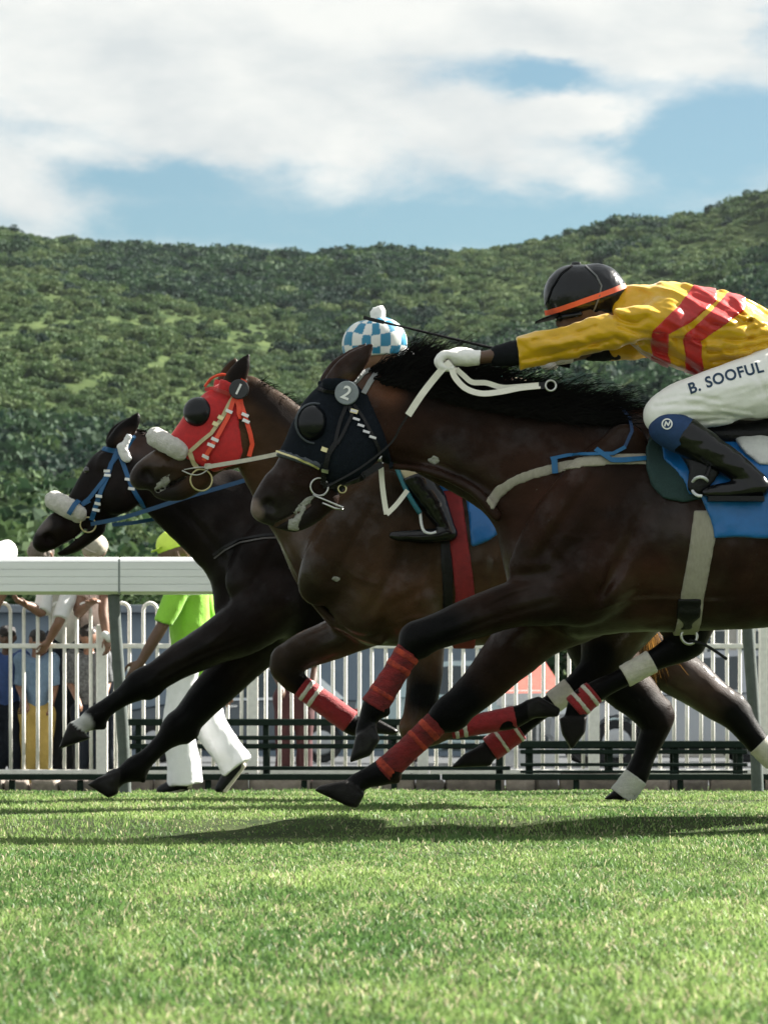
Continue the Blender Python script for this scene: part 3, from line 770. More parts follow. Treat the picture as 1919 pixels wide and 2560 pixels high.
# ------------------------------------------------------------------ small buildings behind the yard
creamw = mat('render_wall', (.52, .49, .43), .85, .08, 6., .2, 60.); greyw = mat('grey_blue_wall', (.20, .25, .30), .8, .08, 4., .2, 50.); redroof = mat('red_roof', (.42, .085, .06), .7, .2, 8., .3, 40.); framew = mat('frame_white', (.72, .72, .70), .5)
def hut(name, label, x0, x1, d, h, wall, roofm, dep=4., roof='gable', wins=(), over=.25, lintel=None):
    root = empty(name, ((x0+x1)/2, d, gz(d)), label, 'building'); z0 = gz(d)-.05
    box('wall', (x0, d, z0), (x1, d+dep, z0+h), wall, root, .01)
    if roof == 'gable':
        hr = min(1.0, (x1-x0)*.2)+.25; V = [(x0-over, d-over, z0+h-.05), (x1+over, d-over, z0+h-.05), (x1+over, d+dep+over, z0+h-.05), (x0-over, d+dep+over, z0+h-.05), (x0+(x1-x0)*.18, d+dep/2, z0+h+hr), (x1-(x1-x0)*.18, d+dep/2, z0+h+hr)]
        r_ = put('roof', V, [(0,1,5,4), (2,3,4,5), (1,2,5), (3,0,4), (0,3,2,1)], roofm, root)
        put('fascia', *box_vf((x0-over-.01, d-over-.03, z0+h-.20), (x1+over+.01, d-over-.004, z0+h-.04)), framew, r_)
    else:
        r_ = box('roof', (x0-over, d-over, z0+h+.004), (x1+over, d+dep+over, z0+h+.16), roofm, root, .01)
    for (a, b, za, zb, nx_) in wins:
        w = put('window', *box_vf((a, d-.03, z0+za), (b, d-.004, z0+zb)), framew, root)
        for k in range(nx_):
            ww = (b-a-.06)/nx_; put('pane', *box_vf((a+.03+ww*k+.02, d-.036, z0+za+.05), (a+.03+ww*(k+1)-.02, d-.031, z0+zb-.05)), glassm, w)
    return root
hd = 36.*K
hut('kiosk', 'small kiosk with a red roof and white fascia in the yard', wide(1260, 48), wide(1395, 48), 48., 1.05, framew, redroof, 2., 'gable', [(wide(1275, 48), wide(1380, 48), .25, .8, 3)], .1)
hut('shed', 'grey blue shed wall behind the seated spectators', wide(-420, hd), wide(470, hd), hd, 2.9, greyw, mat('shed_roof', (.20, .23, .26), .6, .1), 5., 'flat', [(wide(-300, hd), wide(-120, hd), .8, 1.6, 3)])
hut('long_shed', 'long grey shed with a red band behind the horse legs', wide(500, hd+4), wide(1240, hd+4), hd+4, 2.7, greyw, redroof, 5., 'flat', [(wide(620, hd+4), wide(700, hd+4), .5, 1.25, 2), (wide(980, hd+4), wide(1060, hd+4), .5, 1.25, 2)])
hut('pavilion', 'cream building with rows of dark windows at the right', wide(1700, hd), wide(2300, hd), hd, 3.8, creamw, redroof, 6., 'flat', [(wide(1760+80*k, hd), wide(1822+80*k, hd), .9, 1.5, 1) for k in range(6)] + [(wide(1760+80*k, hd), wide(1822+80*k, hd), 1.9, 2.6, 1) for k in range(6)])

# thin summer haze over the whole field
def build_haze():
    m = bpy.data.materials.new('haze_air'); m.use_nodes = True; n, l = m.node_tree.nodes, m.node_tree.links
    for x_ in list(n):
        if x_.type != 'OUTPUT_MATERIAL': n.remove(x_)
    v_ = n.new('ShaderNodeVolumePrincipled'); v_.inputs['Color'].default_value = (.74, .86, .92, 1); v_.inputs['Density'].default_value = HAZE; v_.inputs['Anisotropy'].default_value = .2
    out = [x_ for x_ in n if x_.type == 'OUTPUT_MATERIAL'][0]; l.new(v_.outputs[0], out.inputs['Volume'])
    o = put('haze', *box_vf((-760, -12, -1.4), (760, 1340, 400)), m); tag(o, 'thin blue summer haze', 'haze', kind='stuff')
HAZE = .000024
build_haze()
# ================================================================== HORSES
def pts4(L, d0):
    """(px, py, y offset, radius px) -> xyzr"""
    out = []
    for px, py, yo, r in L:
        d = d0 + yo; w = W(px, py, d); out.append((w[0], w[1], w[2], r*d/F_PX))
    return out
def poly(L, d): return [(W(a, b, d)[0], W(a, b, d)[2]) for a, b in L]
white_fleece = mat('sheepskin', (.62, .60, .55), .95, .12, 60., .9, 160., spec=.1, sheen=.4)
steel = mat('steel', (.55, .55, .53), .28, .1, metal=.95)
brass = mat('brass_fitting', (.62, .56, .30), .3, .1, metal=.9)
foamm = mat('lather', (.34, .34, .30), .6, .15, 60., .8, 150.)
hoofm_dark = mat('hoof', (.022, .020, .019), .45, .3, 20., .25, 60.)
webw = mat('white_webbing', (.62, .59, .50), .75, .1, 40., .35, 260.)
def coat(name, rough=.40):
    m = mat(name, (1, 1, 1), rough, .34, 5.5, .35, 170., spec=.05, attr='Col', stretch=(1, 1, 1.6))
    n, l = m.node_tree.nodes, m.node_tree.links; p = n['Principled BSDF']
    t = n.new('ShaderNodeTexCoord'); z = n.new('ShaderNodeTexNoise'); z.inputs['Scale'].default_value = 3.4; z.inputs['Detail'].default_value = 7; z.inputs['Roughness'].default_value = .66; l.new(t.outputs['Object'], z.inputs['Vector'])
    r_ = n.new('ShaderNodeMapRange'); r_.inputs['From Min'].default_value = .46; r_.inputs['From Max'].default_value = .66; r_.inputs['To Max'].default_value = .8; l.new(z.outputs['Fac'], r_.inputs['Value'])
    at_ = [x_ for x_ in n if x_.type == 'ATTRIBUTE'][0]; g_ = n.new('ShaderNodeMath'); g_.operation = 'MULTIPLY'; g_.use_clamp = True; g_.inputs[1].default_value = 45.0; l.new(at_.outputs['Fac'], g_.inputs[0])
    w_ = n.new('ShaderNodeMath'); w_.operation = 'MULTIPLY'; l.new(g_.outputs[0], w_.inputs[0]); l.new(r_.outputs[0], w_.inputs[1]); l.new(w_.outputs[0], p.inputs['Coat Weight']); p.inputs['Coat Roughness'].default_value = .24   # sweat-wet patches
    return m


def horse(label, d0, body, legs, hoofs, cols, base, coatm, h=.0092, cuts=(), wobble=.0065, relief=()):
    base_x = W(body[0][0][len(body[0][0])//2][0], 0, d0)[0]
    root = empty('racehorse', (base_x, d0, 0), label, 'horse', 'racehorses galloping to the left')
    ch = [(pts4(P, d0), lat, k) for P, lat, k in body] + [(pts4(P, d0), lat, k) for P, lat, k in legs]
    g = auto_grid(ch, h, .06)
    for P, lat, k in ch: g.add(P, lat, k)
    for P, lat, k in cuts: g.cut(pts4(P, d0), lat, k)
    g.wobble(wobble, (7.5, 7.5, 7.5), 3)
    for (pl, yo, w) in hoofs: g.hoof(poly(pl, d0+yo), d0+yo, w)
    o, v, q = grid_obj('body', g, coatm, root, 1)
    # veins, ribs and muscle lines raised or sunk on the near side
    if relief:
        qx, qy = CX + v[:, 0]*F_PX/v[:, 1], HY - (v[:, 2]-HC)*F_PX/v[:, 1]; near = np.clip((d0 - .01 - v[:, 1])/.05, 0, 1); dv = np.zeros(len(v))
        for amp_, wd_, pl in relief:
            best = np.full(len(v), 1e9); pl = np.array(cr([(a, b, 0) for a, b in pl], 5))[:, :2]
            for (ax, ay), (bx, by) in zip(pl[:-1], pl[1:]):
                ex, ey = bx-ax, by-ay; t = np.clip(((qx-ax)*ex + (qy-ay)*ey)/max(ex*ex+ey*ey, 1e-6), 0, 1); best = np.minimum(best, np.hypot(qx-ax-t*ex, qy-ay-t*ey))
            dv += amp_*np.exp(-(best/wd_)**2)
        v = v.copy(); v[:, 1] -= dv*near; o.data.vertices.foreach_set('co', (v - np.array(wloc(root))).astype(np.float32).ravel()); o.data.update()
    # coat colour: base, darker points, pale marks, sunlit poll patch painted in
    px = CX + v[:, 0]*F_PX/d0; py = HY - (v[:, 2]-HC)*F_PX/d0; yo = v[:, 1]-d0
    C = np.tile(np.array(base, float), (len(v), 1))
    nn_ = fbm(np.stack([v[:,0]*3.2, v[:,1]*3.2, v[:,2]*3.2], 1), 3)[:, None]; C = C*(.35 + 1.3*nn_) * (1 + (nn_-.5)*np.array([.9, .35, .0]))
    for (ax, ay, bx, by, r0, soft, c, side) in cols:
        ex, ey = bx-ax, by-ay; t = np.clip(((px-ax)*ex + (py-ay)*ey)/max(ex*ex+ey*ey, 1), 0, 1)
        dd = np.hypot(px-ax-t*ex, py-ay-t*ey); f = np.clip((r0-dd)/soft+.5, 0, 1)
        if side: f = f*(yo*side > -.02)
        C = C*(1-f[:, None]) + np.array(c)*f[:, None]
    for (pl, yo_, w) in hoofs:
        P = np.asarray(pl); inside = np.zeros(len(v), bool); sc = d0/(d0+yo_)
        n = len(P); c = P.mean(0); E = c + (P-c)*1.10
        qx, qy = CX + v[:,0]*F_PX/(d0+yo_), HY - (v[:,2]-HC)*F_PX/(d0+yo_)
        for i in range(n):
            ax, ay = E[i]; bx, by = E[(i+1) % n]
            inside ^= ((ay > qy) != (by > qy)) & (qx < (bx-ax)*(qy-ay)/((by-ay) or 1e-9) + ax)
        inside &= np.abs(yo-yo_) < w+.03
        C[inside] = (.014, .013, .0125)
    at = o.data.color_attributes.new('Col', 'FLOAT_COLOR', 'POINT')
    at.data.foreach_set('color', np.concatenate([C, np.ones((len(v), 1))], 1).astype(np.float32).ravel())
    return root, g, (v, q)

def wrap(root, d0, A, B, yo, rA, rB, m, stripes=(), sm=None, name='leg_wrap', mid=None, label=None, extra=.006):
    """bandage on a leg: A,B pixel ends; stripes: (t0,t1)"""
    L = [(A[0], A[1], yo, rA)] + ([(mid[0], mid[1], yo, mid[2])] if mid else []) + [(B[0], B[1], yo, rB)]
    P = np.array(pts4(L, d0)); P[:, 3] += extra
    a, b = P[0, :3], P[-1, :3]; ax = (b-a)/np.linalg.norm(b-a); P2 = P.copy(); P2[0, :3] -= ax*P[0,3]*1.2; P2[-1, :3] += ax*P[-1,3]*1.2
    def piece(nm, t0, t1, mm, par, ex):
        Q = P2.copy(); Q[:, 3] += ex
        return blob(nm, [(Q, 1., 0)], mm, par, .0055, (.0022, (30, 30, 70), 2), [(a+(b-a)*t0, -ax), (a+(b-a)*t1, ax)])
    w = piece(name, 0, 1, m, root, 0.)
    if label: w['label'] = label
    for t0, t1 in stripes: piece('stripe', t0, t1, sm, w, .0018)
    return w
def hair(name, roots, dirs, n, length, material, parent, seed, spread=.35, wid=.0028, seg=7, droop=.25, ydrift=.02, wave=.012):
    """loose strands: roots = polyline (xyz), dirs = direction per root point"""
    r = np.random.default_rng(seed); roots = np.asarray(roots, float); dirs = np.asarray(dirs, float); V = []; Q = []
    for k in range(n):
        t = r.random()*(len(roots)-1); i = int(t); f = t-i
        p = roots[i]*(1-f) + roots[i+1]*f + np.array([r.normal(0, .008), r.normal(0, ydrift), r.normal(0, .006)]); dr = dirs[i]*(1-f) + dirs[i+1]*f
        L = (length if np.isscalar(length) else np.interp(t/(len(roots)-1), np.linspace(0, 1, len(length)), length))*(.45 + .75*r.random())
        dr = dr + r.normal(0, spread, 3)*np.array([.7, .45, 1]); dr /= np.linalg.norm(dr); ph = r.random()*6.28; cu = r.normal(0, .25, 3)
        b0 = len(V); w0 = wid*(.6 + .9*r.random())
        for s in range(seg+1):
            q = s/seg; c = p + dr*L*q + cu*L*q*q*.5 + np.array([0, 0, -droop*L*q*q]) + np.array([0, wave*math.sin(ph + q*5), wave*math.cos(ph*1.7 + q*6)])*q
            ww = w0*(1-q*.85); V += [c + np.array([0, -ww*.3, ww]), c - np.array([0, -ww*.3, ww])]
            if s: Q.append((b0+2*s-2, b0+2*s-1, b0+2*s+1, b0+2*s))
    off = np.array(wloc(parent)); o = link(name, mesh_arrays(name, np.array(V)-off, np.array(Q)), material, parent); o['kind'] = 'stuff'; return o
def ring(name, px, py, d, rpx, thick, m, parent, tilt=0.3, e=1.0):
    c = W(px, py, d); r = rpx*d/F_PX
    pts = [(c[0] + r*e*math.cos(t), c[1] + r*tilt*math.cos(t), c[2] + r*math.sin(t)) for t in np.linspace(0, 2*math.pi, 25)[:-1]]
    return tube(name, pts, thick, m, parent, 7, True)
def shell_obj(name, g, pl, t, d, m, parent, wob=None, ylim=None):
    s = g.shell(poly(pl, d), t, ylim)
    if wob: s.wobble(*wob)
    return grid_obj(name, s, m, parent, 1)
hairm = mat('black_hair', (.006, .0055, .0055), .55, .3, 40., spec=.05)
BLACK = (.003, .003, .0032)

# ---------------------------------------------------------------- the nearest horse (dark bay, number 2)
D1H = 7.0*K
body1 = [
 # trunk
 ([(1345,1335,0,88),(1430,1355,0,165),(1560,1338,0,222),(1740,1336,0,232),(1950,1328,0,226),(2110,1300,0,205),(2235,1280,0,175),(2330,1300,0,120)], .74, .03),
 ([(1430,1130,0,80),(1540,1075,0,55),(1620,1062,0,45),(1760,1100,0,60),(1950,1125,0,70),(2120,1120,0,75),(2260,1150,0,80),(2350,1230,0,70)], .62, .10),
 # neck
 ([(885,1000,0,58),(960,1040,0,92),(1060,1080,0,104),(1170,1125,0,112),(1290,1175,0,130),(1420,1240,0,165)], .50, .05),
 ([(915,962,0,30),(1050,990,0,34),(1200,1028,0,40),(1350,1062,0,44),(1500,1075,0,50)], .55, .05),
 ([(1215,1225,0,30),(1288,1300,0,48),(1325,1390,0,64),(1352,1470,0,86)], 1.0, .05),
 # shoulder muscles, both sides
 ([(1560,1120,-.13,60),(1470,1230,-.19,80),(1390,1340,-.20,85),(1330,1420,-.16,60)], .55, .05), ([(1560,1120,.13,60),(1470,1230,.19,80),(1390,1340,.20,85),(1330,1420,.16,60)], .55, .05),
 ([(1600,1240,-.18,70),(1540,1380,-.21,85),(1450,1480,-.18,75)], .5, .05), ([(1600,1240,.18,70),(1540,1380,.21,85),(1450,1480,.18,75)], .5, .05),
 ([(1300,1440,-.13,14),(1360,1425,-.17,16),(1420,1448,-.19,14),(1470,1500,-.19,10)], 1., .02), ([(985,1165,-.06,10),(1080,1180,-.075,12),(1180,1225,-.09,13),(1240,1290,-.10,14)], 1., .02),
 # belly line and rump
 ([(1450,1520,0,75),(1620,1520,0,52),(1900,1508,0,52)], 1.6, .06),
 ([(2180,1240,-.14,120),(2230,1350,-.17,130),(2100,1420,-.17,100)], .7, .06), ([(2180,1240,.14,120),(2230,1350,.17,130),(2100,1420,.17,100)], .7, .06),
 # head
 ([(880,975,0,52),(850,1050,0,92),(825,1105,0,98),(780,1170,0,83),(735,1222,0,70),(700,1262,0,57)], .50, .03),
 ([(900,1095,-.055,62),(860,1130,-.06,68)], .45, .02), ([(900,1095,.055,62),(860,1130,.06,68)], .45, .02),
 ([(700,1225,0,50),(672,1255,0,44),(660,1272,0,36)], .95, .02),
 ([(810,1245,0,36),(770,1280,0,34),(735,1300,0,30),(705,1300,0,22)], .9, .016),
 ([(800,1030,-.06,18),(805,1060,-.07,20)], .6, .02), ([(800,1030,.06,18),(805,1060,.07,20)], .6, .02),
 # ears
 ([(835,952,-.05,24),(866,926,-.056,33),(902,891,-.058,24),(934,855,-.058,4)], .6, .012), ([(822,950,.05,24),(850,924,.056,31),(884,892,.058,22),(914,860,.058,4)], .6, .012),
]
legs1 = [
 ([(1030,1588,-.17,27),(1034,1604,-.17,25)], 1., .02), ([(1064,1614,-.17,18),(1058,1626,-.17,15)], 1., .02), ([(1120,1770,.15,25),(1110,1782,.15,25)], 1., .02), ([(1146,1802,.15,20),(1136,1812,.15,17)], 1., .02), ([(958,1775,-.17,15),(966,1782,-.17,9)], 1., .015), ([(985,1942,.15,15),(990,1948,.15,9)], 1., .015),
 # near fore, reaching and bent
 ([(1480,1440,-.17,95),(1390,1492,-.17,72),(1290,1510,-.17,58),(1190,1543,-.17,52),(1110,1572,-.17,46),(1052,1592,-.17,41),(1026,1622,-.17,31),(1000,1665,-.17,26),(962,1722,-.17,27),(940,1760,-.17,33),(922,1796,-.17,26),(912,1830,-.17,25)], 1., .035),
 # off fore, straight ahead to the ground
 ([(1440,1500,.15,110),(1350,1560,.15,86),(1270,1640,.15,68),(1205,1712,.15,53),(1150,1762,.15,45),(1112,1790,.15,39),(1085,1812,.15,30),(1040,1855,.15,25),(992,1900,.15,26),(960,1928,.15,32),(918,1944,.15,25),(893,1958,.15,26)], 1., .035),
 # hind legs (out of the picture): driving forward under the body
 ([(2200,1340,-.16,150),(2130,1460,-.16,110),(2150,1570,-.16,75),(2230,1660,-.16,50),(2290,1720,-.16,42),(2260,1790,-.16,30),(2220,1880,-.16,27),(2200,1930,-.16,33),(2170,1962,-.16,25)], 1., .04),
 ([(2200,1340,.16,150),(2180,1480,.16,110),(2260,1570,.16,75),(2370,1640,.16,50),(2450,1680,.16,42),(2480,1750,.16,30),(2500,1850,.16,27),(2505,1900,.16,33),(2490,1945,.16,25)], 1., .04),
]
hoofs1 = [([(936,1812),(950,1850),(925,1890),(872,1908),(890,1838)], -.17, .058), ([(868,1950),(912,1986),(893,2022),(868,2016),(784,1976),(800,1964)], .15, .058),
          ([(2190,1935),(2205,1965),(2180,2010),(2095,2022),(2140,1952)], -.16, .058), ([(2505,1925),(2520,1960),(2500,2010),(2420,2024),(2465,1945)], .16, .058)]
cuts1 = [([(1610,1290,-.305,9),(1555,1390,-.295,10),(1505,1480,-.27,8)], 1., .05), ([(1000,1120,-.12,7),(1110,1160,-.132,8),(1230,1215,-.148,8)], 1., .04), ([(1480,1180,-.275,6),(1410,1290,-.28,7),(1350,1390,-.262,6)], 1., .04), ([(672,1262,-.062,17),(680,1272,-.058,13)], 1., .012), ([(672,1262,.062,17),(680,1272,.058,13)], 1., .012), ([(690,1312,0,5),(740,1286,0,5),(775,1262,0,4)], 12., .008)]
bay1 = (.027, .013, .0085)
cols1 = [(1052,1592,1110,1572,60,70,BLACK,0), (1026,1622,912,1830,60,40,BLACK,0), (1150,1762,893,1958,70,60,BLACK,0), (2290,1720,2170,1962,60,60,BLACK,0), (2450,1680,2490,1945,60,60,BLACK,0),
         (690,1290,740,1300,70,80,(.016,.013,.012),0), (915,950,1500,1040,45,60,(.014,.010,.009),0), (632,1262,645,1285,14,14,(.20,.15,.13),0), (905,945,970,985,35,40,(.085,.036,.020),0), (890,925,930,860,22,20,(.022,.012,.009),0)]  # reddish poll patch: sunlight on the neck painted into the coat
h1, g1, vq1 = horse('nearest dark bay racehorse in a black hood with disc 2 and red leg wraps', D1H, body1, legs1, hoofs1, cols1, bay1, coat('dark_bay_coat'), cuts=cuts1, relief=[(-.008,15,[(1490,1170),(1420,1290),(1345,1400)]), (-.010,16,[(1610,1270),(1560,1390),(1500,1500)]), (-.006,8,[(1420,1440),(1290,1485),(1110,1560)]), (-.005,7,[(1380,1505),(1240,1545),(1120,1592)]),
    (-.007,13,[(960,1130),(1100,1165),(1260,1240)]), (-.006,20,[(1040,1010),(1200,1065),(1420,1130)]), (.006,9,[(690,1185),(740,1208),(790,1222)]), (.004,5,[(705,1180),(700,1215),(688,1245)]), (.005,5,[(1345,1462),(1260,1488),(1180,1538)]), (.005,5,[(1375,1345),(1415,1400),(1465,1428),(1480,1480)]), (.004,5,[(1400,1330),(1440,1345),(1500,1340)]),
    (.006,6,[(1480,1528),(1560,1505),(1660,1498),(1800,1505)]), (.006,13,[(1660,1220),(1640,1350),(1610,1470)]), (.006,13,[(1830,1370),(1815,1440),(1790,1510)]), (.006,13,[(1890,1370),(1878,1440),(1855,1515)]), (.006,13,[(1950,1360),(1940,1440),(1915,1515)]), (.007,14,[(1300,1420),(1360,1410),(1410,1440)]), (.010,26,[(1530,1270),(1490,1380),(1440,1450)]), (.008,24,[(1440,1200),(1380,1300)])])
b1 = bvh_of(vq1)

# leg wraps: orange and dark red
wrap_red = mat('wrap_red', (.10, .006, .008), .85, .4, 16., .6, 120., stretch=(1, 1, 2), col2=(.25, .014, .014)); wrap_or = mat('wrap_orange', (.22, .014, .010), .8, .4, 30., .5, 120., col2=(.50, .055, .018))
w = wrap(h1, D1H, (1024,1624), (934,1768), -.17, 30, 34, wrap_red, [(.06,.16), (.26,.36), (.72,.80)], wrap_or, mid=(978,1698,28)); w['label'] = 'dirty red leg wrap with orange bands'
w = wrap(h1, D1H, (1092,1806), (956,1934), .15, 30, 33, wrap_red, [(.10,.20), (.32,.40), (.86,.97)], wrap_or, mid=(1022,1872,27)); w['label'] = 'dirty red leg wrap with orange bands'
for A, B, yo in (((2255,1800),(2205,1925),-.16), ((2483,1760),(2505,1895),.16)): wrap(h1, D1H, A, B, yo, 30, 33, wrap_red, [(.1,.2)], wrap_or)

# hood with eye cup
navy = mat('black_hood_cloth', (.006, .009, .014), .75, .25, 60., .35, 320., spec=.12); hood_edge = mat('hood_binding', (.055, .065, .08), .6); leather_k = mat('black_leather', (.007, .007, .008), .38, .2, 40., .3, 120., spec=.25)
hood1, hv, hq = shell_obj('hood', g1, [(690,1060),(668,1128),(800,1174),(835,1230),(900,1225),(985,1170),(962,1090),(918,985),(885,955),(850,945),(780,945),(735,1000)], .009, D1H-.05, navy, h1)
bh1 = bvh_of(vq1, (hv, hq))
shell_obj('hem', g1, [(676,1112),(668,1130),(800,1176),(808,1158)], .0125, D1H-.05, hood_edge, hood1)
strap('piping', [(690,1128),(740,1144),(800,1170)], 5, brass, hood1, [bh1], D1H, .006)
ec = drape([(786,1056)], [bh1], D1H)[0][0] if False else drape([(780,1056),(792,1056)], [bh1], D1H)[0][0]
eyecup = mat('eye_cup_black', (.004, .005, .007), .27, .1, spec=.35)
disc('eye_cup', ec + Vector((0, .012, 0)), (-.30, -1, .12), 46*D1H/F_PX, .008, eyecup, hood1, dome=.048, ecc=.92)
ring('eye_cup_rim', 786, 1058, ec[1]+.004, 50, .0045, hood_edge, hood1, .28, .93)
# number disc
def number_disc(root, px, py, d, rpx, num, dm, tm, bvh, nrm=(-.15,-1,.05), rot=.25, sz=1.55):
    p = drape([(px-4,py),(px+4,py)], bvh, d)[0][0]; c = p + Vector((0, -.02, 0)); r = rpx*d/F_PX
    o = disc('number_disc', c, nrm, r, .008, dm, root, seg=36)
    me = text_mesh(num, r*sz, .0012); n = Vector(nrm).normalized(); a = n.cross(Vector((0,0,1))).normalized()*-1; b = n.cross(a)*-1
    if b.z < 0: b = -b
    cs, sn = math.cos(rot), math.sin(rot); off = wloc(o)
    xs = [q.co.x for q in me.vertices]; ys = [q.co.y for q in me.vertices]; mx, my = (min(xs)+max(xs))/2, (min(ys)+max(ys))/2
    for v_ in me.vertices:
        x_, y_ = v_.co.x-mx, v_.co.y-my; x2, y2 = x_*cs - y_*sn, x_*sn + y_*cs; v_.co = c + n*(.0105 + (v_.co.z)) + a*x2 + b*y2 - off
    link('numeral', me, tm, o); return o
whitep = mat('white_print', (.82, .82, .80), .5, .03)
number_disc(h1, 871, 984, D1H, 30, '2', mat('disc_grey', (.20, .225, .24), .4, .15), whitep, [bh1], rot=-.38)
# bridle
S = lambda nm, P, w_, m_, off=.004, th=.003: strap(nm, P, w_, m_, h1, [bh1], D1H, off, 6, th)
S('browband', [(795,972),(812,976),(840,980)], 9, leather_k); S('cheekpiece', [(866,1012),(852,1050),(842,1090),(838,1110)], 9, leather_k, .006); S('cheekpiece', [(872,1014),(880,1040),(858,1085),(842,1112)], 8, leather_k, .007)
S('cheekpiece', [(838,1110),(822,1135),(812,1180),(806,1212)], 13, leather_k, .006); S('throat_lash', [(884,1012),(910,1050),(930,1088),(945,1120),(952,1160)], 8, leather_k, .006)
S('chin_strap', [(806,1212),(850,1210),(905,1190),(955,1160)], 16, leather_k, .008, .005); S('headstall', [(880,960),(905,935),(925,925)], 12, mat('grey_webbing', (.26, .27, .27), .7), .004)
S('headstall', [(908,985),(925,955),(943,930)], 13, MATS['grey_webbing'], .004)
for px, py in ((884,1030),(891,1050),(902,1065),(915,1080),(930,1093)): S('stud', [(px-8,py-2),(px+8,py+3)], 6, steel, .009, .004)
S('keeper', [(876,1028),(894,1034)], 11, brass, .009, .003); S('keeper', [(806,1122),(820,1127)], 11, brass, .009, .003); S('buckle', [(808,1172),(824,1176)], 9, steel, .012, .005); S('buckle', [(946,1142),(958,1152)], 10, steel, .010, .005)
pb_ = drape([(800,1215),(804,1215)], [bh1], D1H)[0][0]
ring('bit_ring', 798, 1217, pb_[1]-.006, 22, .0042, steel, h1, .2)
tube('bit_shank', [W(782,1237,pb_[1]-.012), W(830,1257,pb_[1]-.02), W(856,1268,pb_[1]-.02), W(858,1274,pb_[1]-.02), W(838,1271,pb_[1]-.02), W(806,1257,pb_[1]-.016)], .0042, steel, h1)
ring('curb_link', 855, 1222, pb_[1]+.002, 10, .003, brass, h1, .3)
# lather at the mouth, on the neck and breast
def lather(root, pl, d, bvh, n, seed, size=.0045):
    r = np.random.default_rng(seed); V, Fc = [], []; P = resample(pl, 3)
    for k in range(n):
        q = P[r.integers(len(P))] + r.normal(0, 1, 2)*np.array([4.5, 3.5]); p = drape([tuple(q), (q[0]+1, q[1])], bvh, d, 0.)[0][0]; s = size*(.5 + 1.3*r.random())
        b0 = len(V)
        for (a, b, c) in ((1,0,0),(-1,0,0),(0,0,1),(0,0,-1),(0,-.5,0)): V.append(p + Vector((a*s*(1+r.random()), b*s, c*s*(.7+.6*r.random()))))
        Fc += [(b0,b0+4,b0+2),(b0+2,b0+4,b0+1),(b0+1,b0+4,b0+3),(b0+3,b0+4,b0)]
    o = put('lather', V, Fc, foamm, root, True); o['kind'] = 'stuff'; return o
def lather_patch(root, g_, pl, d, t, seed, amp=.006, fr=55):
    s_ = g_.shell(poly(pl, d), t, (d-.5, d+.05)); s_.ax = [x_ for x_ in s_.ax]
    idx = np.argwhere(np.abs(s_.F) < .03); p_ = np.stack([s_.ax[k][idx[:, k]] for k in range(3)], 1); s_.F[idx[:,0], idx[:,1], idx[:,2]] += ((fbm(p_*fr + seed, 3)-.47)*2*amp).astype(np.float32)
    o_, _, _ = grid_obj('lather', s_, foamm, root, 1); o_['kind'] = 'stuff'
lather_patch(h1, g1, [(788,1230),(768,1238),(742,1262),(722,1295),(712,1335),(742,1335),(752,1300),(768,1262),(790,1245)], D1H-.06, .0035, 1, .009, 60)
lather_patch(h1, g1, [(1062,1150),(1085,1134),(1122,1142),(1110,1156),(1080,1162)], D1H-.08, -.0012, 2); lather_patch(h1, g1, [(1304,1222),(1330,1218),(1350,1224),(1330,1230)], D1H-.1, -.0005, 5)
# eye behind the cup, nostril shade comes from the carved shape
# breast girth, blue strap, girth, saddle gear
beige_web = mat('beige_webbing', (.36, .335, .265), .85, .12, 30., .5, 260., stretch=(3, 3, 1)); blue_web = mat('blue_webbing', (.004, .11, .27), .55, .15, 40., .25, 240.); green_pad = mat('dark_green_pad', (.012, .038, .036), .8, .2, 140., .5, 300.); blue_cloth = mat('blue_cloth', (.004, .125, .38), .35, .2, 7., .35, 22., spec=.5, sheen=.2)
arc = [(1214,1268),(1240,1232),(1285,1204),(1340,1184),(1400,1170),(1470,1160),(1560,1154),(1660,1150)]
up = [(a-2 if i < 2 else a, b-15) for i, (a, b) in enumerate(arc)]; dn = [(a+16 if i < 1 else a+(10 if i < 2 else 0), b+14) for i, (a, b) in enumerate(arc)][::-1]
shell_obj('breast_girth', g1, up + dn, .006, D1H-.08, beige_web, h1)
S('breast_strap', [(1376,1150),(1420,1142),(1480,1140),(1530,1137),(1560,1120)], 9, blue_web, .012); S('breast_strap', [(1385,1150),(1388,1186)], 15, blue_web, .012); S('breast_strap', [(1490,1128),(1525,1153),(1600,1152),(1690,1147)], 13, blue_web, .014)
S('neck_strap', [(1530,1138),(1560,1118),(1578,1080),(1572,1045),(1552,1022)], 8, mat('dark_blue_cord', (.010, .045, .13), .6), .006)
pad = shell_obj('saddle_pad', g1, [(1612,1120),(1610,1175),(1622,1220),(1650,1252),(1700,1262),(1760,1250),(1800,1180),(1800,1060),(1640,1060)], .020, D1H-.12, green_pad, h1)[0]
cl, cv, cq = shell_obj('saddle_cloth', g1, [(1655,1080),(1655,1150),(1700,1205),(1716,1240),(1745,1240),(1762,1290),(1776,1352),(1850,1350),(1940,1344),(2120,1330),(2120,1060),(1700,1040)], .028, D1H-.12, blue_cloth, h1, (.016, (11, 6, 8), 3))
black_saddle = leather_k
sad = blob('saddle', [(pts4([(1700,1078,0,40),(1780,1090,0,48),(1880,1092,0,45),(1960,1080,0,48),(2000,1068,0,40)], D1H), 2.0, .02), (pts4([(1720,1100,-.2,40),(1760,1160,-.27,42),(1740,1215,-.285,25)], D1H), .35, .03), (pts4([(1720,1100,.2,40),(1760,1160,.27,42),(1740,1215,.285,25)], D1H), .35, .03)], leather_k, h1, .011)
shell_obj('girth', g1, [(1728,1280),(1795,1280),(1776,1380),(1757,1500),(1752,1600),(1690,1600),(1700,1480),(1716,1380)], .014, D1H-.16, beige_web, h1, (.0015, (60, 60, 60), 2))
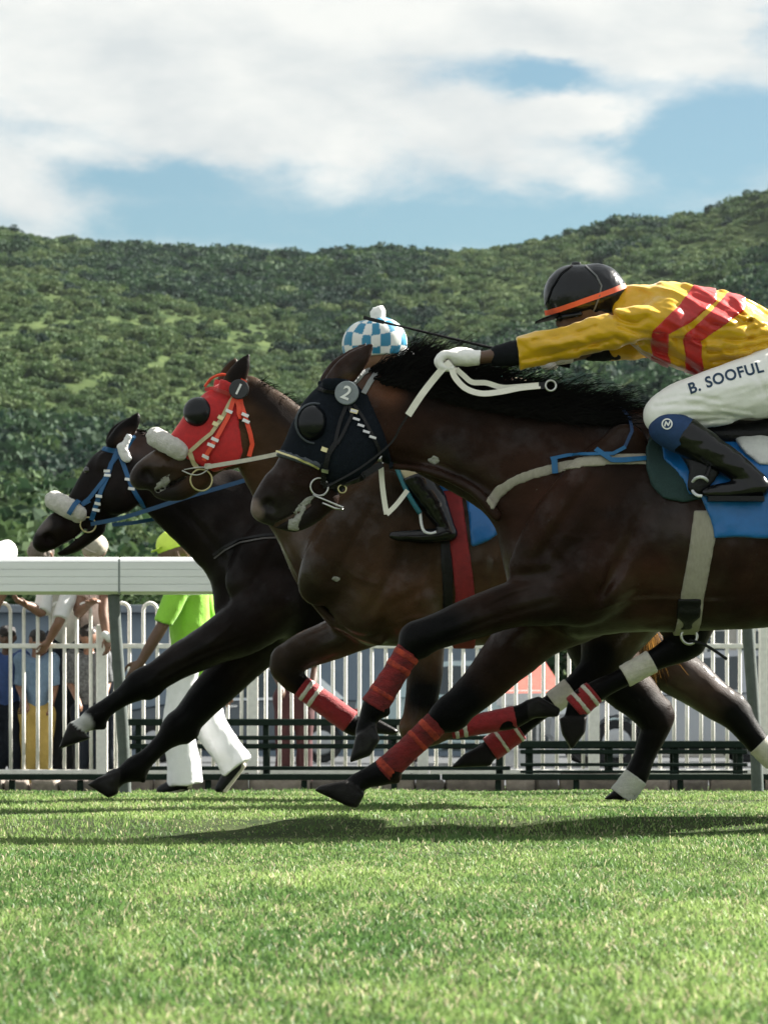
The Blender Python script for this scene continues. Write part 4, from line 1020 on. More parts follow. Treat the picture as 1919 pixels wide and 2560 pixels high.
shell_obj('girth_buckle', g1, [(1692,1498),(1752,1496),(1750,1544),(1730,1560),(1740,1572),(1700,1575),(1712,1560),(1692,1545)], .020, D1H-.16, leather_k, h1)
ring('girth_ring', 1722, 1590, D1H-.06, 20, .006, steel, h1, .2); tube('girth_strap_end', cr([W(1722,1600,D1H-.06), W(1760,1612,D1H-.07), W(1790,1630,D1H-.07), W(1816,1648,D1H-.06)]), .006, leather_k, h1)
# mane flying back
mr_ = [W(a, b, D1H) for a, b in ((925,928),(1000,945),(1100,978),(1200,1000),(1300,1016),(1400,1030),(1490,1042))]
md_ = np.array([(.75,0,.50),(.75,0,.55),(.80,0,.52),(.9,0,.42),(.95,0,.38),(1,0,.32),(1,0,.20)])
hair('mane', mr_, md_, 3600, [.13,.19,.26,.25,.25,.24,.21], hairm, h1, 11, .11, .0026, 9, .16, .026, .020)
hair('mane', [W(a, b, D1H-.07) for a, b in ((940,948),(1020,968),(1120,1000),(1220,1022),(1320,1035),(1420,1045),(1500,1052))], np.array([(.9,0,.25),(.9,0,.25),(.95,0,.24),(1,0,.16),(1,0,.14),(1,0,.10),(1,0,.05)]), 1000, [.12,.16,.20,.2,.2,.2,.16], hairm, h1, 14, .08, .0032, 7, .12, .012, .016)
hair('mane', [W(a, b, D1H) for a, b in ((975,930),(1030,935),(1085,948))], np.array([(.55,0,.9),(.62,0,.85),(.7,0,.75)]), 800, .20, hairm, h1, 12, .10, .0024, 8, .25, .02, .016)
hair('tail', [W(2345,1200,D1H), W(2360,1230,D1H)], np.array([(1,0,-.1),(1,0,-.25)]), 420, .75, hairm, h1, 13, .12, .004, 8, .35, .02, .03)

# ---------------------------------------------------------------- the middle horse (red hood, number 1)
D2H = 7.9*K
body2 = [
 ([(815,1370,0,95),(900,1385,0,165),(1050,1392,0,205),(1250,1390,0,208),(1450,1375,0,204),(1620,1345,0,190),(1760,1330,0,160),(1860,1350,0,105)], .74, .03),
 ([(900,1210,0,70),(980,1190,0,50),(1100,1190,0,55),(1300,1210,0,60),(1500,1195,0,70),(1680,1195,0,85),(1800,1230,0,80)], .62, .09),
 ([(612,1000,0,50),(650,1065,0,88),(700,1140,0,108),(770,1230,0,128),(850,1310,0,155)], .50, .05),
 ([(632,978,0,28),(720,1040,0,32),(800,1110,0,40),(900,1170,0,50)], .55, .05),
 ([(730,1290,0,40),(778,1370,0,48),(812,1450,0,54),(865,1525,0,58)], 1.0, .05),
 ([(960,1230,-.12,55),(890,1320,-.17,75),(830,1410,-.18,75),(800,1460,-.15,55)], .55, .05), ([(960,1230,.12,55),(890,1320,.17,75),(830,1410,.18,75),(800,1460,.15,55)], .55, .05),
 ([(1010,1320,-.17,60),(960,1440,-.19,78),(900,1520,-.16,62)], .5, .05), ([(1010,1320,.17,60),(960,1440,.19,78),(900,1520,.16,62)], .5, .05),
 ([(700,1335,-.03,9),(742,1420,-.07,10),(792,1510,-.10,11),(862,1572,-.12,10),(948,1606,-.12,7)], 1., .012), ([(762,1400,-.13,8),(800,1470,-.15,9),(850,1550,-.15,9)], 1., .014),
 ([(930,1560,0,55),(1080,1565,0,48),(1300,1550,0,50)], 1.6, .06),
 ([(1680,1300,-.13,105),(1710,1390,-.16,115),(1620,1450,-.16,90)], .7, .06), ([(1680,1300,.13,105),(1710,1390,.16,115),(1620,1450,.16,90)], .7, .06),
 # head
 ([(602,985,0,44),(572,1045,0,80),(545,1078,0,86),(500,1125,0,74),(452,1162,0,58),(405,1190,0,48)], .50, .03),
 ([(610,1085,-.05,52),(570,1115,-.055,58)], .45, .02), ([(610,1085,.05,52),(570,1115,.055,58)], .45, .02),
 ([(400,1165,0,42),(368,1185,0,38),(352,1196,0,30)], .95, .02),
 ([(500,1195,0,30),(455,1222,0,28),(418,1230,0,23),(396,1230,0,16)], .9, .014),
 ([(522,1015,-.055,16),(520,1035,-.062,18)], .6, .02), ([(522,1015,.055,16),(520,1035,.062,18)], .6, .02),
 ([(572,974,-.05,22),(588,948,-.055,29),(606,916,-.056,21),(622,884,-.055,4)], .6, .012), ([(558,968,.05,22),(568,945,.055,26),(580,918,.056,18),(590,895,.055,4)], .6, .012),
]
legs2 = [
 ([(706,1646,.14,28),(704,1668,.14,28)], 1., .02), ([(1024,1822,-.14,24),(1030,1838,-.14,24)], 1., .02), ([(1732,1598,-.15,26),(1738,1616,-.15,18)], 1., .02), ([(1505,1672,.15,24),(1512,1688,.15,17)], 1., .02),
 # off fore folded forward
 ([(960,1520,.14,85),(900,1565,.14,60),(830,1600,.14,50),(765,1625,.14,46),(722,1655,.14,43),(728,1692,.14,34),(765,1724,.14,25),(820,1765,.14,24),(862,1798,.14,28),(888,1815,.14,26),(918,1812,.14,23)], 1., .03),
 # near fore swung back, folded
 ([(1020,1480,-.14,90),(1055,1560,-.14,60),(1062,1640,-.14,48),(1058,1720,-.14,42),(1045,1790,-.14,38),(1040,1828,-.14,36),(1075,1838,-.14,28),(1130,1822,-.14,21),(1200,1812,-.14,22),(1270,1798,-.14,27),(1305,1785,-.14,24),(1325,1772,-.14,23)], 1., .03),
 # near hind, swinging through
 ([(1700,1360,-.15,140),(1700,1470,-.15,110),(1715,1545,-.15,75),(1712,1600,-.15,48),(1690,1622,-.15,38),(1640,1648,-.15,28),(1560,1692,-.15,25),(1500,1722,-.15,27),(1455,1752,-.15,31),(1438,1785,-.15,25),(1434,1800,-.15,25)], 1., .035),
 # off hind reaching forward
 ([(1680,1360,.15,140),(1590,1480,.15,110),(1530,1590,.15,75),(1500,1660,.15,50),(1470,1695,.15,40),(1420,1730,.15,28),(1340,1785,.15,25),(1275,1838,.15,27),(1248,1858,.15,31),(1220,1878,.15,25),(1210,1886,.15,25)], 1., .035),
]
hoofs2 = [([(905,1795),(935,1792),(1000,1828),(985,1838),(905,1832)], .14, .052), ([(1318,1752),(1345,1740),(1400,1772),(1395,1792),(1325,1796)], -.14, .052),
          ([(1398,1795),(1466,1790),(1462,1830),(1428,1876),(1404,1835)], -.15, .056), ([(1205,1862),(1236,1895),(1225,1916),(1125,1920),(1160,1885)], .15, .056)]
cuts2 = [([(366,1186,-.056,15),(374,1194,-.052,11)], 1., .012), ([(366,1186,.056,15),(374,1194,.052,11)], 1., .012), ([(392,1228,0,4),(430,1212,0,4),(470,1190,0,4)], 12., .008)]
bay2 = (.045, .026, .0145)
cols2 = [(722,1655,918,1812,55,50,BLACK,0), (1050,1740,1325,1772,55,60,BLACK,0), (1720,1600,1434,1800,60,50,BLACK,0), (1500,1640,1210,1886,60,60,BLACK,0), (700,1640,900,1590,40,90,(.03,.02,.013),0),
         (360,1200,420,1235,40,50,(.022,.018,.016),0), (640,985,900,1180,22,25,(.02,.014,.012),0), (592,945,622,890,24,18,(.012,.009,.008),0)]
h2, g2, vq2 = horse('middle bay racehorse in a red hood with disc 1 and sheepskin noseband', D2H, body2, legs2, hoofs2, cols2, bay2, coat('bay_coat', .38), cuts=cuts2, h=.0096, relief=[(-.008,13,[(930,1270),(880,1360),(830,1450)]), (-.009,14,[(1020,1330),(985,1430),(920,1530)]), (.006,7,[(395,1165),(440,1172),(490,1180)]), (.005,5,[(415,1150),(400,1175)]), (.005,5,[(850,1400),(880,1440),(940,1460)]), (.006,6,[(960,1570),(1040,1545),(1120,1555)]),
    (.006,11,[(1085,1300),(1075,1400),(1050,1500)]), (.006,11,[(1235,1400),(1225,1460),(1205,1530)]), (-.006,12,[(650,1120),(700,1220),(745,1330)]), (.008,20,[(935,1340),(900,1430)])])
b2 = bvh_of(vq2)
wrap_r2 = mat('wrap_crimson', (.26, .010, .014), .8, .2, 45., .5, 140., sheen=.2); wrap_w = mat('wrap_white', (.60, .58, .50), .85, .12, 40., .5, 140.)
wrap(h2, D2H, (752,1716), (876,1806), .14, 25, 28, wrap_r2, [(.08,.16), (.24,.32)], wrap_w, label='red leg wrap with two white bands'); wrap(h2, D2H, (1126,1824), (1288,1793), -.14, 21, 26, wrap_r2, [(.05,.12), (.18,.25)], wrap_w, label='red leg wrap with two white bands')
wrap(h2, D2H, (1630,1653), (1560,1692), -.15, 28, 25, wrap_w, (), None, label='white leg wrap on the cannon'); wrap(h2, D2H, (1485,1730), (1434,1772), -.15, 27, 31, wrap_r2, [(.12,.30), (.58,.76)], wrap_w, label='red fetlock wrap with two white bands')
wrap(h2, D2H, (1428,1722), (1380,1757), .15, 29, 25, wrap_w, (), None, label='white leg wrap on the cannon'); wrap(h2, D2H, (1298,1822), (1224,1874), .15, 26, 31, wrap_r2, [(.05,.16), (.55,.66)], wrap_w, label='red fetlock wrap with two white bands')
red_hood = mat('red_hood_cloth', (.50, .013, .014), .7, .15, 50., .25, 300., sheen=.25); orange_w = mat('orange_red_strap', (.80, .07, .022), .5, .1)
hood2, hv2, hq2 = shell_obj('hood', g2, [(372,1080),(480,930),(530,938),(575,955),(604,985),(598,1050),(608,1130),(598,1160),(535,1180),(470,1150),(402,1105)], .009, D2H-.05, red_hood, h2)
bh2 = bvh_of(vq2, (hv2, hq2))
S2 = lambda nm, P, w_, m_, off=.004, th=.003, par=None: strap(nm, P, w_, m_, par or h2, [bh2], D2H, off, 6, th)
e2 = drape([(494,1030),(502,1030)], [bh2], D2H)[0][0]
disc('eye_cup', e2 + Vector((.004, .014, 0)), (-.32, -1, .14), 39*D2H/F_PX, .008, eyecup, hood2, dome=.045)
number_disc(h2, 601, 974, D2H, 25, '1', mat('disc_black', (.010, .012, .012), .35, .15), whitep, [bh2], rot=-.45)
S2('browband', [(512,974),(530,972),(550,976),(578,986)], 9, mat('red_leather', (.42, .035, .03), .5)); tube('headstall', cr([W(512,966,D2H-.03), W(528,946,D2H-.05), W(552,936,D2H-.055), W(572,938,D2H-.06)]), .006, orange_w, h2); S2('headstall', [(600,950),(612,955)], 10, orange_w, .006)
S2('noseband_strap', [(582,992),(556,1045),(530,1085),(500,1108),(474,1130)], 10, brass if False else mat('cream_leather', (.50, .43, .24), .6, .15), .008)
S2('noseband_strap', [(474,1130),(485,1155),(495,1175)], 12, MATS['cream_leather'], .006)
S2('cheekpiece', [(585,995),(570,1045),(552,1080),(532,1115),(512,1150)], 11, orange_w, .010); S2('cheekpiece', [(590,992),(595,1020),(596,1050)], 11, orange_w, .010); S2('throat_lash', [(598,995),(612,1040),(625,1085),(630,1110),(622,1140)], 11, orange_w, .008)
for px, py in ((573,1030),(540,1100),(531,1113),(518,1140),(613,1040),(615,1055)): S2('keeper', [(px-8,py-3),(px+8,py+4)], 8, whitep, .014, .004)
for px, py in ((552,1046),(540,1062)): S2('buckle', [(px-7,py-4),(px+7,py+4)], 10, brass, .013, .004)
# sheepskin noseband
def fleece(root, d, near, front, r, side=.07, name='noseband'):
    L = []
    nx, ny = near; fx, fy = front
    for t, yo in ((0, -side), (.35, -side*1.05), (.75, -side*.75), (1, -side*.2), (1, side*.2), (.75, side*.75), (.35, side*1.05), (0, side)):
        L.append((nx + (fx-nx)*t, ny + (fy-ny)*t, yo, r*(1 - .12*(t < .1))))
    return blob(name, [(pts4(L, d), 1., 0)], white_fleece, root, .007, (.007, (55, 55, 55), 2))
nb = fleece(h2, D2H, (450,1128), (392,1094), 25, .062); nb['label'] = 'cream sheepskin noseband'
p2 = drape([(508,1170),(512,1170)], [bh2], D2H)[0][0]; ring('bit_ring', 503, 1200, p2[1]-.012, 27, .004, brass, h2, .2)
tube('bit_wire', cr([W(455,1176,p2[1]-.02), W(478,1186,p2[1]-.025), W(500,1186,p2[1]-.022), W(520,1172,p2[1]-.02), W(500,1168,p2[1]-.02), W(460,1174,p2[1]-.02)]), .003, steel, h2)
ribbon('rein', cr([W(512,1168,p2[1]-.015), W(560,1160,D2H-.16), W(640,1146,D2H-.19), W(730,1126,D2H-.20), W(860,1090,D2H-.19), W(960,1035,D2H-.17)]), .018, webw, h2, None, .003)
S2('headcollar_ring', [(516,1162),(532,1160)], 14, webw, .012, .006)
lather_patch(h2, g2, [(378,1228),(395,1200),(425,1182),(430,1196),(405,1232)], D2H-.05, .002, 3); lather_patch(h2, g2, [(825,1448),(860,1436),(900,1452),(918,1425),(932,1478),(890,1482),(850,1464)], D2H-.14, -.0018, 4)
red_girth = mat('red_girth', (.22, .012, .014), .75, .2, 30., .4, 200.)
shell_obj('girth', g2, [(1100,1215),(1150,1215),(1165,1330),(1185,1480),(1190,1620),(1132,1620),(1136,1480),(1118,1330)], .012, D2H-.14, red_girth, h2)
shell_obj('girth_elastic', g2, [(1094,1240),(1112,1240),(1130,1400),(1132,1540),(1108,1540),(1100,1400)], .010, D2H-.14, leather_k, h2)
shell_obj('saddle_cloth', g2, [(1060,1190),(1060,1240),(1120,1230),(1164,1230),(1176,1372),(1225,1352),(1262,1328),(1330,1318),(1420,1310),(1420,1170),(1060,1160)], .020, D2H-.14, blue_cloth, h2, (.008, (14, 6, 9), 2))
blob('saddle', [(pts4([(1090,1190,0,36),(1160,1200,0,42),(1240,1200,0,40),(1320,1188,0,42)], D2H), 1.9, .02)], leather_k, h2, .012)
hair('mane', [W(a, b, D2H) for a, b in ((625,960),(700,1010),(760,1060),(840,1120))], np.array([(.8,0,.35),(.8,0,.3),(.85,0,.25),(.9,0,.2)]), 700, .075, hairm, h2, 21, .12, .0024, 6, .3, .014, .008)
hair('tail', [W(1868,1260,D2H), W(1880,1290,D2H)], np.array([(1,0,-.1),(1,0,-.2)]), 320, .7, hairm, h2, 22, .12, .004, 7, .4, .02, .03)

# ---------------------------------------------------------------- the far horse (blue bridle)
D3H = 8.8*K
body3 = [
 ([(620,1395,0,85),(690,1405,0,135),(800,1412,0,178),(980,1412,0,188),(1200,1405,0,186),(1380,1380,0,175),(1500,1365,0,150),(1590,1380,0,100)], .74, .03),
 ([(700,1260,0,60),(780,1240,0,45),(900,1240,0,50),(1100,1250,0,55),(1300,1235,0,65),(1450,1240,0,75),(1560,1290,0,70)], .62, .08),
 ([(335,1140,0,45),(385,1185,0,78),(460,1240,0,95),(550,1305,0,115),(650,1370,0,140)], .50, .05),
 ([(345,1100,0,26),(440,1150,0,30),(560,1210,0,38),(700,1250,0,45)], .55, .05),
 ([(565,1400,0,34),(572,1460,0,42),(590,1520,0,55)], 1.0, .05),
 ([(740,1290,-.11,48),(680,1370,-.155,68),(630,1450,-.16,68)], .55, .05), ([(740,1290,.11,48),(680,1370,.155,68),(630,1450,.16,68)], .55, .05),
 ([(720,1555,0,50),(850,1565,0,42),(1050,1555,0,45)], 1.6, .06),
 ([(1450,1330,-.12,95),(1480,1410,-.15,105),(1420,1470,-.15,85)], .7, .06), ([(1450,1330,.12,95),(1480,1410,.15,105),(1420,1470,.15,85)], .7, .06),
 ([(325,1120,0,42),(300,1175,0,72),(280,1205,0,78),(240,1250,0,66),(190,1300,0,50),(150,1335,0,42)], .50, .03),
 ([(335,1210,-.05,46),(295,1235,-.055,52)], .45, .02), ([(335,1210,.05,46),(295,1235,.055,52)], .45, .02),
 ([(150,1318,0,38),(122,1342,0,34),(110,1355,0,28)], .95, .02),
 ([(240,1318,0,26),(205,1345,0,24),(175,1366,0,21),(152,1378,0,14)], .9, .014),
 ([(262,1145,-.05,15),(256,1165,-.056,16)], .6, .02), ([(262,1145,.05,15),(256,1165,.056,16)], .6, .02),
 ([(282,1108,-.045,20),(306,1086,-.05,26),(330,1060,-.05,19),(346,1033,-.05,4)], .6, .012), ([(282,1104,.045,20),(295,1084,.05,23),(310,1064,.05,16),(325,1044,.05,4)], .6, .012),
]
legs3 = [
 ([(362,1694,-.13,26),(344,1706,-.13,26)], 1., .02), ([(384,1724,-.13,18),(374,1734,-.13,15)], 1., .02), ([(252,1812,-.13,15),(258,1818,-.13,9)], 1., .015), ([(440,1806,.12,26),(430,1816,.12,24)], 1., .02), ([(476,1832,.12,20),(466,1842,.12,16)], 1., .02), ([(352,1942,.12,16),(358,1950,.12,9)], 1., .015), ([(1655,1776,-.13,26),(1664,1786,-.13,18)], 1., .02), ([(1842,1762,.13,24),(1856,1772,.13,16)], 1., .02),
 ([(690,1500,-.13,85),(620,1560,-.13,72),(540,1605,-.13,56),(455,1650,-.13,45),(385,1694,-.13,37),(347,1716,-.13,36),(310,1740,-.13,25),(270,1768,-.13,22),(238,1794,-.13,28),(210,1812,-.13,20),(190,1826,-.13,24)], 1., .03),
 ([(700,1520,.12,90),(640,1600,.12,72),(580,1675,.12,56),(520,1740,.12,48),(470,1796,.12,40),(442,1824,.12,38),(410,1854,.12,26),(370,1892,.12,23),(338,1920,.12,30),(305,1940,.12,21),(285,1950,.12,25)], 1., .03),
 # hind leg on the ground
 ([(1500,1380,-.13,125),(1480,1500,-.13,110),(1500,1600,-.13,88),(1545,1690,-.13,68),(1600,1750,-.13,54),(1634,1792,-.13,45),(1640,1815,-.13,36),(1628,1845,-.13,32),(1610,1890,-.13,27),(1592,1935,-.13,31),(1578,1962,-.13,27),(1566,1978,-.13,25)], 1., .035),
 # hind leg trailing
 ([(1520,1380,.13,125),(1540,1500,.13,110),(1590,1600,.13,82),(1680,1670,.13,64),(1760,1730,.13,52),(1830,1780,.13,42),(1868,1825,.13,33),(1895,1858,.13,29),(1925,1890,.13,29),(1950,1915,.13,25),(1960,1930,.13,25)], 1., .035),
]
hoofs3 = [([(176,1808),(228,1846),(146,1874),(160,1838)], -.13, .048), ([(300,1928),(296,1985),(272,1996),(218,1962),(250,1942)], .12, .050),
          ([(1552,1962),(1590,1985),(1580,2000),(1505,2000),(1532,1978)], -.13, .050), ([(1945,1915),(1985,1925),(1990,1955),(1930,1985),(1930,1945)], .13, .050)]
cuts3 = [([(120,1345,-.054,13),(128,1352,-.05,10)], 1., .012), ([(120,1345,.054,13),(128,1352,.05,10)], 1., .012), ([(146,1374,0,4),(185,1350,0,4),(215,1326,0,4)], 12., .008)]
dk3 = (.008, .0055, .0048)
cols3 = [(345,1715,238,1795,50,60,BLACK,0), (520,1740,285,1950,60,80,BLACK,0), (212,1812,185,1832,27,10,(.52,.52,.50),-1), (100,1322,118,1312,12,14,(.12,.10,.095),0),
         (1500,1690,1590,1935,90,90,BLACK,0), (1600,1640,1800,1760,60,60,(.05,.032,.024),0), (1840,1790,1940,1900,50,60,BLACK,0), (470,1150,540,1195,22,30,(.05,.042,.038),0), (330,1110,370,1120,30,30,(.045,.025,.02),0)]
h3, g3, vq3 = horse('far black-brown racehorse with blue bridle and white pastern', D3H, body3, legs3, hoofs3, cols3, dk3, coat('black_brown_coat', .40), cuts=cuts3, h=.0104, relief=[(-.007,12,[(720,1310),(670,1390),(625,1480)]), (.006,7,[(150,1290),(195,1290),(240,1280)]), (-.006,10,[(420,1250),(500,1320),(560,1400)]), (-.005,7,[(600,1600),(500,1640),(400,1690)]), (.005,5,[(580,1560),(520,1610)])])
b3 = bvh_of(vq3)
wrap(h3, D3H, (1590,1942), (1552,1992), -.13, 29, 30, mat('wrap_grey_white', (.50, .51, .47), .85, .12, 40., .5, 140.), label='pale leg wrap above the standing hind hoof'); wrap(h3, D3H, (1896,1860), (1938,1902), .13, 29, 28, MATS['wrap_white'], label='white leg wrap on the trailing hind leg')
S3 = lambda nm, P, w_, m_, off=.004, th=.003: strap(nm, P, w_, m_, h3, [b3], D3H, off, 6, th)
blue_br = mat('blue_bridle', (.005, .085, .22), .45, .12); 
S3('browband', [(258,1122),(272,1124),(290,1128),(308,1125)], 12, blue_br); S3('headstall', [(308,1130),(322,1108),(335,1088)], 12, blue_br); S3('cheekpiece', [(300,1130),(278,1160),(268,1195),(255,1225),(240,1265),(228,1300)], 12, blue_br); S3('cheekpiece', [(292,1130),(262,1200),(225,1245),(205,1262)], 10, blue_br, .007)
S3('throat_lash', [(300,1140),(315,1180),(330,1220),(345,1245),(362,1268)], 11, blue_br, .006); S3('noseband_strap', [(205,1262),(225,1250)], 12, blue_br, .006)
for px, py in ((268,1178),(270,1190),(250,1240),(246,1258),(240,1275),(320,1200),(328,1222)): S3('keeper', [(px-8,py-1),(px+8,py+1)], 7, whitep, .010, .004)
nb3 = fleece(h3, D3H, (196,1284), (138,1252), 25, .055); nb3['label'] = 'white sheepskin noseband with a blue tie'
S4 = lambda nm, P, w_, m_: strap(nm, P, w_, m_, nb3, [b3, bvh_of(mbvh(nb3))], D3H, .003)
S4('tie', [(197,1252),(186,1262),(172,1285)], 12, blue_br)
ros = blob('ear_rosette', [(pts4([(322,1092,-.075,8),(312,1112,-.082,9),(306,1130,-.085,10)], D3H), .7, .005), (pts4([(304,1118,-.085,12),(314,1142,-.085,13),(322,1146,-.085,8)], D3H), .6, .005)], mat('white_rosette', (.75, .75, .73), .7, .1, 60., .5, 120.), h3, .005, (.003, (80,80,80), 2))
p3 = drape([(222,1310),(226,1310)], [b3], D3H)[0][0]; ring('bit_ring', 220, 1312, p3[1]-.008, 19, .0038, brass, h3, .2)
blue_rein = mat('blue_rein', (.006, .06, .15), .5)
ribbon('rein', cr([W(228,1310,p3[1]-.008), W(300,1296,D3H-.14), W(380,1272,D3H-.17), W(470,1242,D3H-.17), W(560,1216,D3H-.17), W(640,1190,D3H-.16), W(740,1140,D3H-.14)]), .020, blue_rein, h3, None, .003)
ribbon('rein', cr([W(280,1312,D3H+.02), W(340,1306,D3H+.06), W(420,1290,D3H+.10), W(520,1262,D3H+.14), W(700,1180,D3H+.12)]), .018, blue_br, h3, None, .003)
S3('martingale_strap', [(533,1388),(560,1368),(600,1350),(660,1338),(720,1335)], 6, leather_k, .005); S3('martingale_strap', [(536,1396),(562,1376),(602,1358),(660,1346),(720,1343)], 4, mat('worn_leather', (.06, .055, .05), .4), .006)
eye_m = mat('horse_eye', (.008, .005, .004), .08, .1, coat=.8)
ey = drape([(218,1176),(222,1176)], [b3], D3H)[0][0]; disc('eye', ey + Vector((0, .006, 0)), (-.4, -1, .1), .017, .003, eye_m, h3, dome=.011)
hair('mane', [W(a, b, D3H) for a, b in ((335,1080),(420,1125),(520,1170),(640,1215))], np.array([(.8,0,.3),(.85,0,.25),(.9,0,.2),(.9,0,.15)]), 500, .07, hairm, h3, 31, .12, .0024, 6, .3, .014, .008)
hair('tail', [W(1600,1390,D3H-.05), W(1606,1420,D3H-.05)], np.array([(.04,0,-1),(.06,0,-1)]), 260, .5, mat('backlit_gold_hair', (.30, .15, .03), .5, .3, 40., transl=.4), h3, 32, .07, .004, 7, .0, .02, .02)  # backlight on the tail strands is put into their gold colour
# ================================================================== PEOPLE
skin_d = mat('skin_dark', (.10, .052, .032), .55, .15, 20., .1, 90.); skin_m = mat('skin_brown', (.22, .115, .072), .5, .15, 20., .1, 90.); skin_l = mat('skin_light', (.42, .25, .18), .5, .12, 20., .1, 90.)
yellow = mat('yellow_silk', (.64, .37, .004), .30, .10, 12., .4, 22., spec=.5, sheen=.25); redsilk = mat('red_silk', (.50, .018, .015), .30, .15, 12., .4, 22., spec=.5, sheen=.25)
blackk = mat('black_knit', (.006, .007, .009), .7, .2, 50., .3, 200., spec=.12); breech = mat('white_breeches', (.88, .87, .83), .6, .04, 14., .12, 60.); bootm = mat('boot_leather', (.004, .004, .005), .2, .2, 20., .03, 40., spec=.4)
glovem = mat('white_glove', (.84, .83, .79), .75, .06, 40., .2, 120.); helm_k = mat('black_helmet_silk', (.005, .006, .008), .22, .2, 20., .35, 30., spec=.4)

def hand_chains(w, f, s, sc=1., curl=.6, thumb=1.):
    """wrist point, finger direction, side direction (towards the thumb) -> chains for palm and five fingers"""
    w = np.array(w, float); f = np.array(f, float); f /= np.linalg.norm(f); s = np.array(s, float); s -= f*np.dot(s, f); s /= np.linalg.norm(s); n = np.cross(f, s)
    C = [([tuple(w)+(.024*sc,), tuple(w+f*.05*sc+s*.008*sc)+(.026*sc,), tuple(w+f*.085*sc)+(.024*sc,)], 1., .012), ([tuple(w+f*.04*sc-s*.018*sc)+(.016*sc,), tuple(w+f*.085*sc-s*.026*sc)+(.013*sc,)], 1., .012), ([tuple(w+f*.04*sc+s*.022*sc)+(.017*sc,), tuple(w+f*.085*sc+s*.026*sc)+(.013*sc,)], 1., .012)]
    for i, L in enumerate((.070, .080, .074, .056)):
        b = w + f*.085*sc + s*(.028 - .0187*i)*sc; p = [b]; d = f.copy(); a = 0
        for k, q in enumerate((.45, .32, .25)):
            a += curl*(.55 + .35*k); d = f*math.cos(a) + n*math.sin(a); p.append(p[-1] + d*L*q*sc)
        C.append(([tuple(q)+(r_*sc,) for q, r_ in zip(p, (.0095, .009, .0085, .007))], 1., .004))
    b = w + f*.022*sc + s*.024*sc; C.append(([tuple(b)+(.013*sc,), tuple(b+(f*.6+s*.75)*.034*sc)+(.0105*sc,), tuple(b+(f*1.15+s*.80)*.045*sc+n*.012*sc)+(.0095*sc,), tuple(b+(f*1.7+s*.62)*.047*sc+n*.022*sc)+(.008*sc,)], 1., .006))
    return C

# ---------------------------------------------------------------- jockey on the nearest horse
DJ = D1H
j1 = empty('person', (W(1850, 0, DJ)[0], DJ, 1.0), 'jockey in yellow silks with red bands and black helmet, crouching on the nearest horse', 'person', 'jockeys')
def P1(L): return pts4(L, DJ)
nh = [([(1236,889,-.14,17),(1205,893,-.137,16),(1172,895,-.135,19),(1138,892,-.135,20)], 1.45, .01)]
for yo, dx in ((-.168,0), (-.146,-5), (-.124,-4), (-.103,3)): nh.append(([(1138,889,yo,9),(1116+dx,886,yo,8.5),(1099+dx,901,yo,8),(1107+dx,918,yo,7.5),(1127+dx,920,yo,7)], 1., .004))
nh.append(([(1182,886,-.105,10),(1155,878,-.096,9),(1130,882,-.096,8),(1112,896,-.10,7)], 1., .006))
fh = [([(1468,880,.17,17),(1438,886,.165,16),(1415,890,.16,19),(1392,892,.16,20)], 1.45, .01)]
for yo, dx in ((.128,0), (.15,-5), (.172,-4), (.194,3)): fh.append(([(1392,888,yo,9),(1372+dx,887,yo,8.5),(1358+dx,900,yo,8),(1366+dx,914,yo,7.5),(1382+dx,915,yo,7)], 1., .004))
fh.append(([(1432,884,.13,10),(1408,878,.122,9),(1388,882,.122,8),(1374,894,.125,7)], 1., .006))
def conv(L): return [(P1(P), lat, k) for P, lat, k in L]
near_arm = [(1650,806,-.15,34),(1560,826,-.19,24),(1470,847,-.185,20),(1380,867,-.17,19),(1300,880,-.15,19),(1236,889,-.14,17)]
far_arm = [(1650,806,.15,34),(1590,848,.21,25),(1530,870,.20,21),(1468,880,.17,17)]
leg_n = [(1990,935,-.09,95),(1880,968,-.15,74),(1770,997,-.2,60),(1690,1018,-.22,50),(1652,1042,-.23,42),(1690,1080,-.25,36),(1760,1120,-.265,36),(1830,1162,-.27,28),(1885,1200,-.275,22),(1850,1226,-.285,17),(1775,1232,-.29,14)]
leg_f = [(a+18, b-4, -y, r) for a, b, y, r in leg_n]
jb = [(P1([(1590,795,0,46),(1690,815,0,78),(1800,842,0,76),(1890,875,0,64),(1980,915,0,92),(2050,945,0,90)]), 1.25, .03), (P1(near_arm), 1., .03), (P1(far_arm), 1., .03), (P1(leg_n), 1., .03), (P1(leg_f), 1., .03),
      (P1([(1600,795,0,42),(1540,795,0,38),(1500,780,0,45)]), 1., .02), (P1([(1490,752,0,58),(1455,765,0,60)]), .82, .02), (P1([(1455,790,0,48),(1432,808,0,38),(1446,830,0,24)]), .8, .015), (P1([(1412,790,0,12),(1396,806,0,9),(1404,812,0,8)]), .9, .008), (P1([(1420,822,0,9),(1425,830,0,9)]), 2.0, .006),
      (P1([(1497,772,-.066,9),(1500,790,-.068,8)]), .6, .005), (P1([(1497,772,.066,9),(1500,790,.068,8)]), .6, .005)] + conv(nh) + conv(fh)
jbody = blob('body', jb, skin_d, j1, .0085)
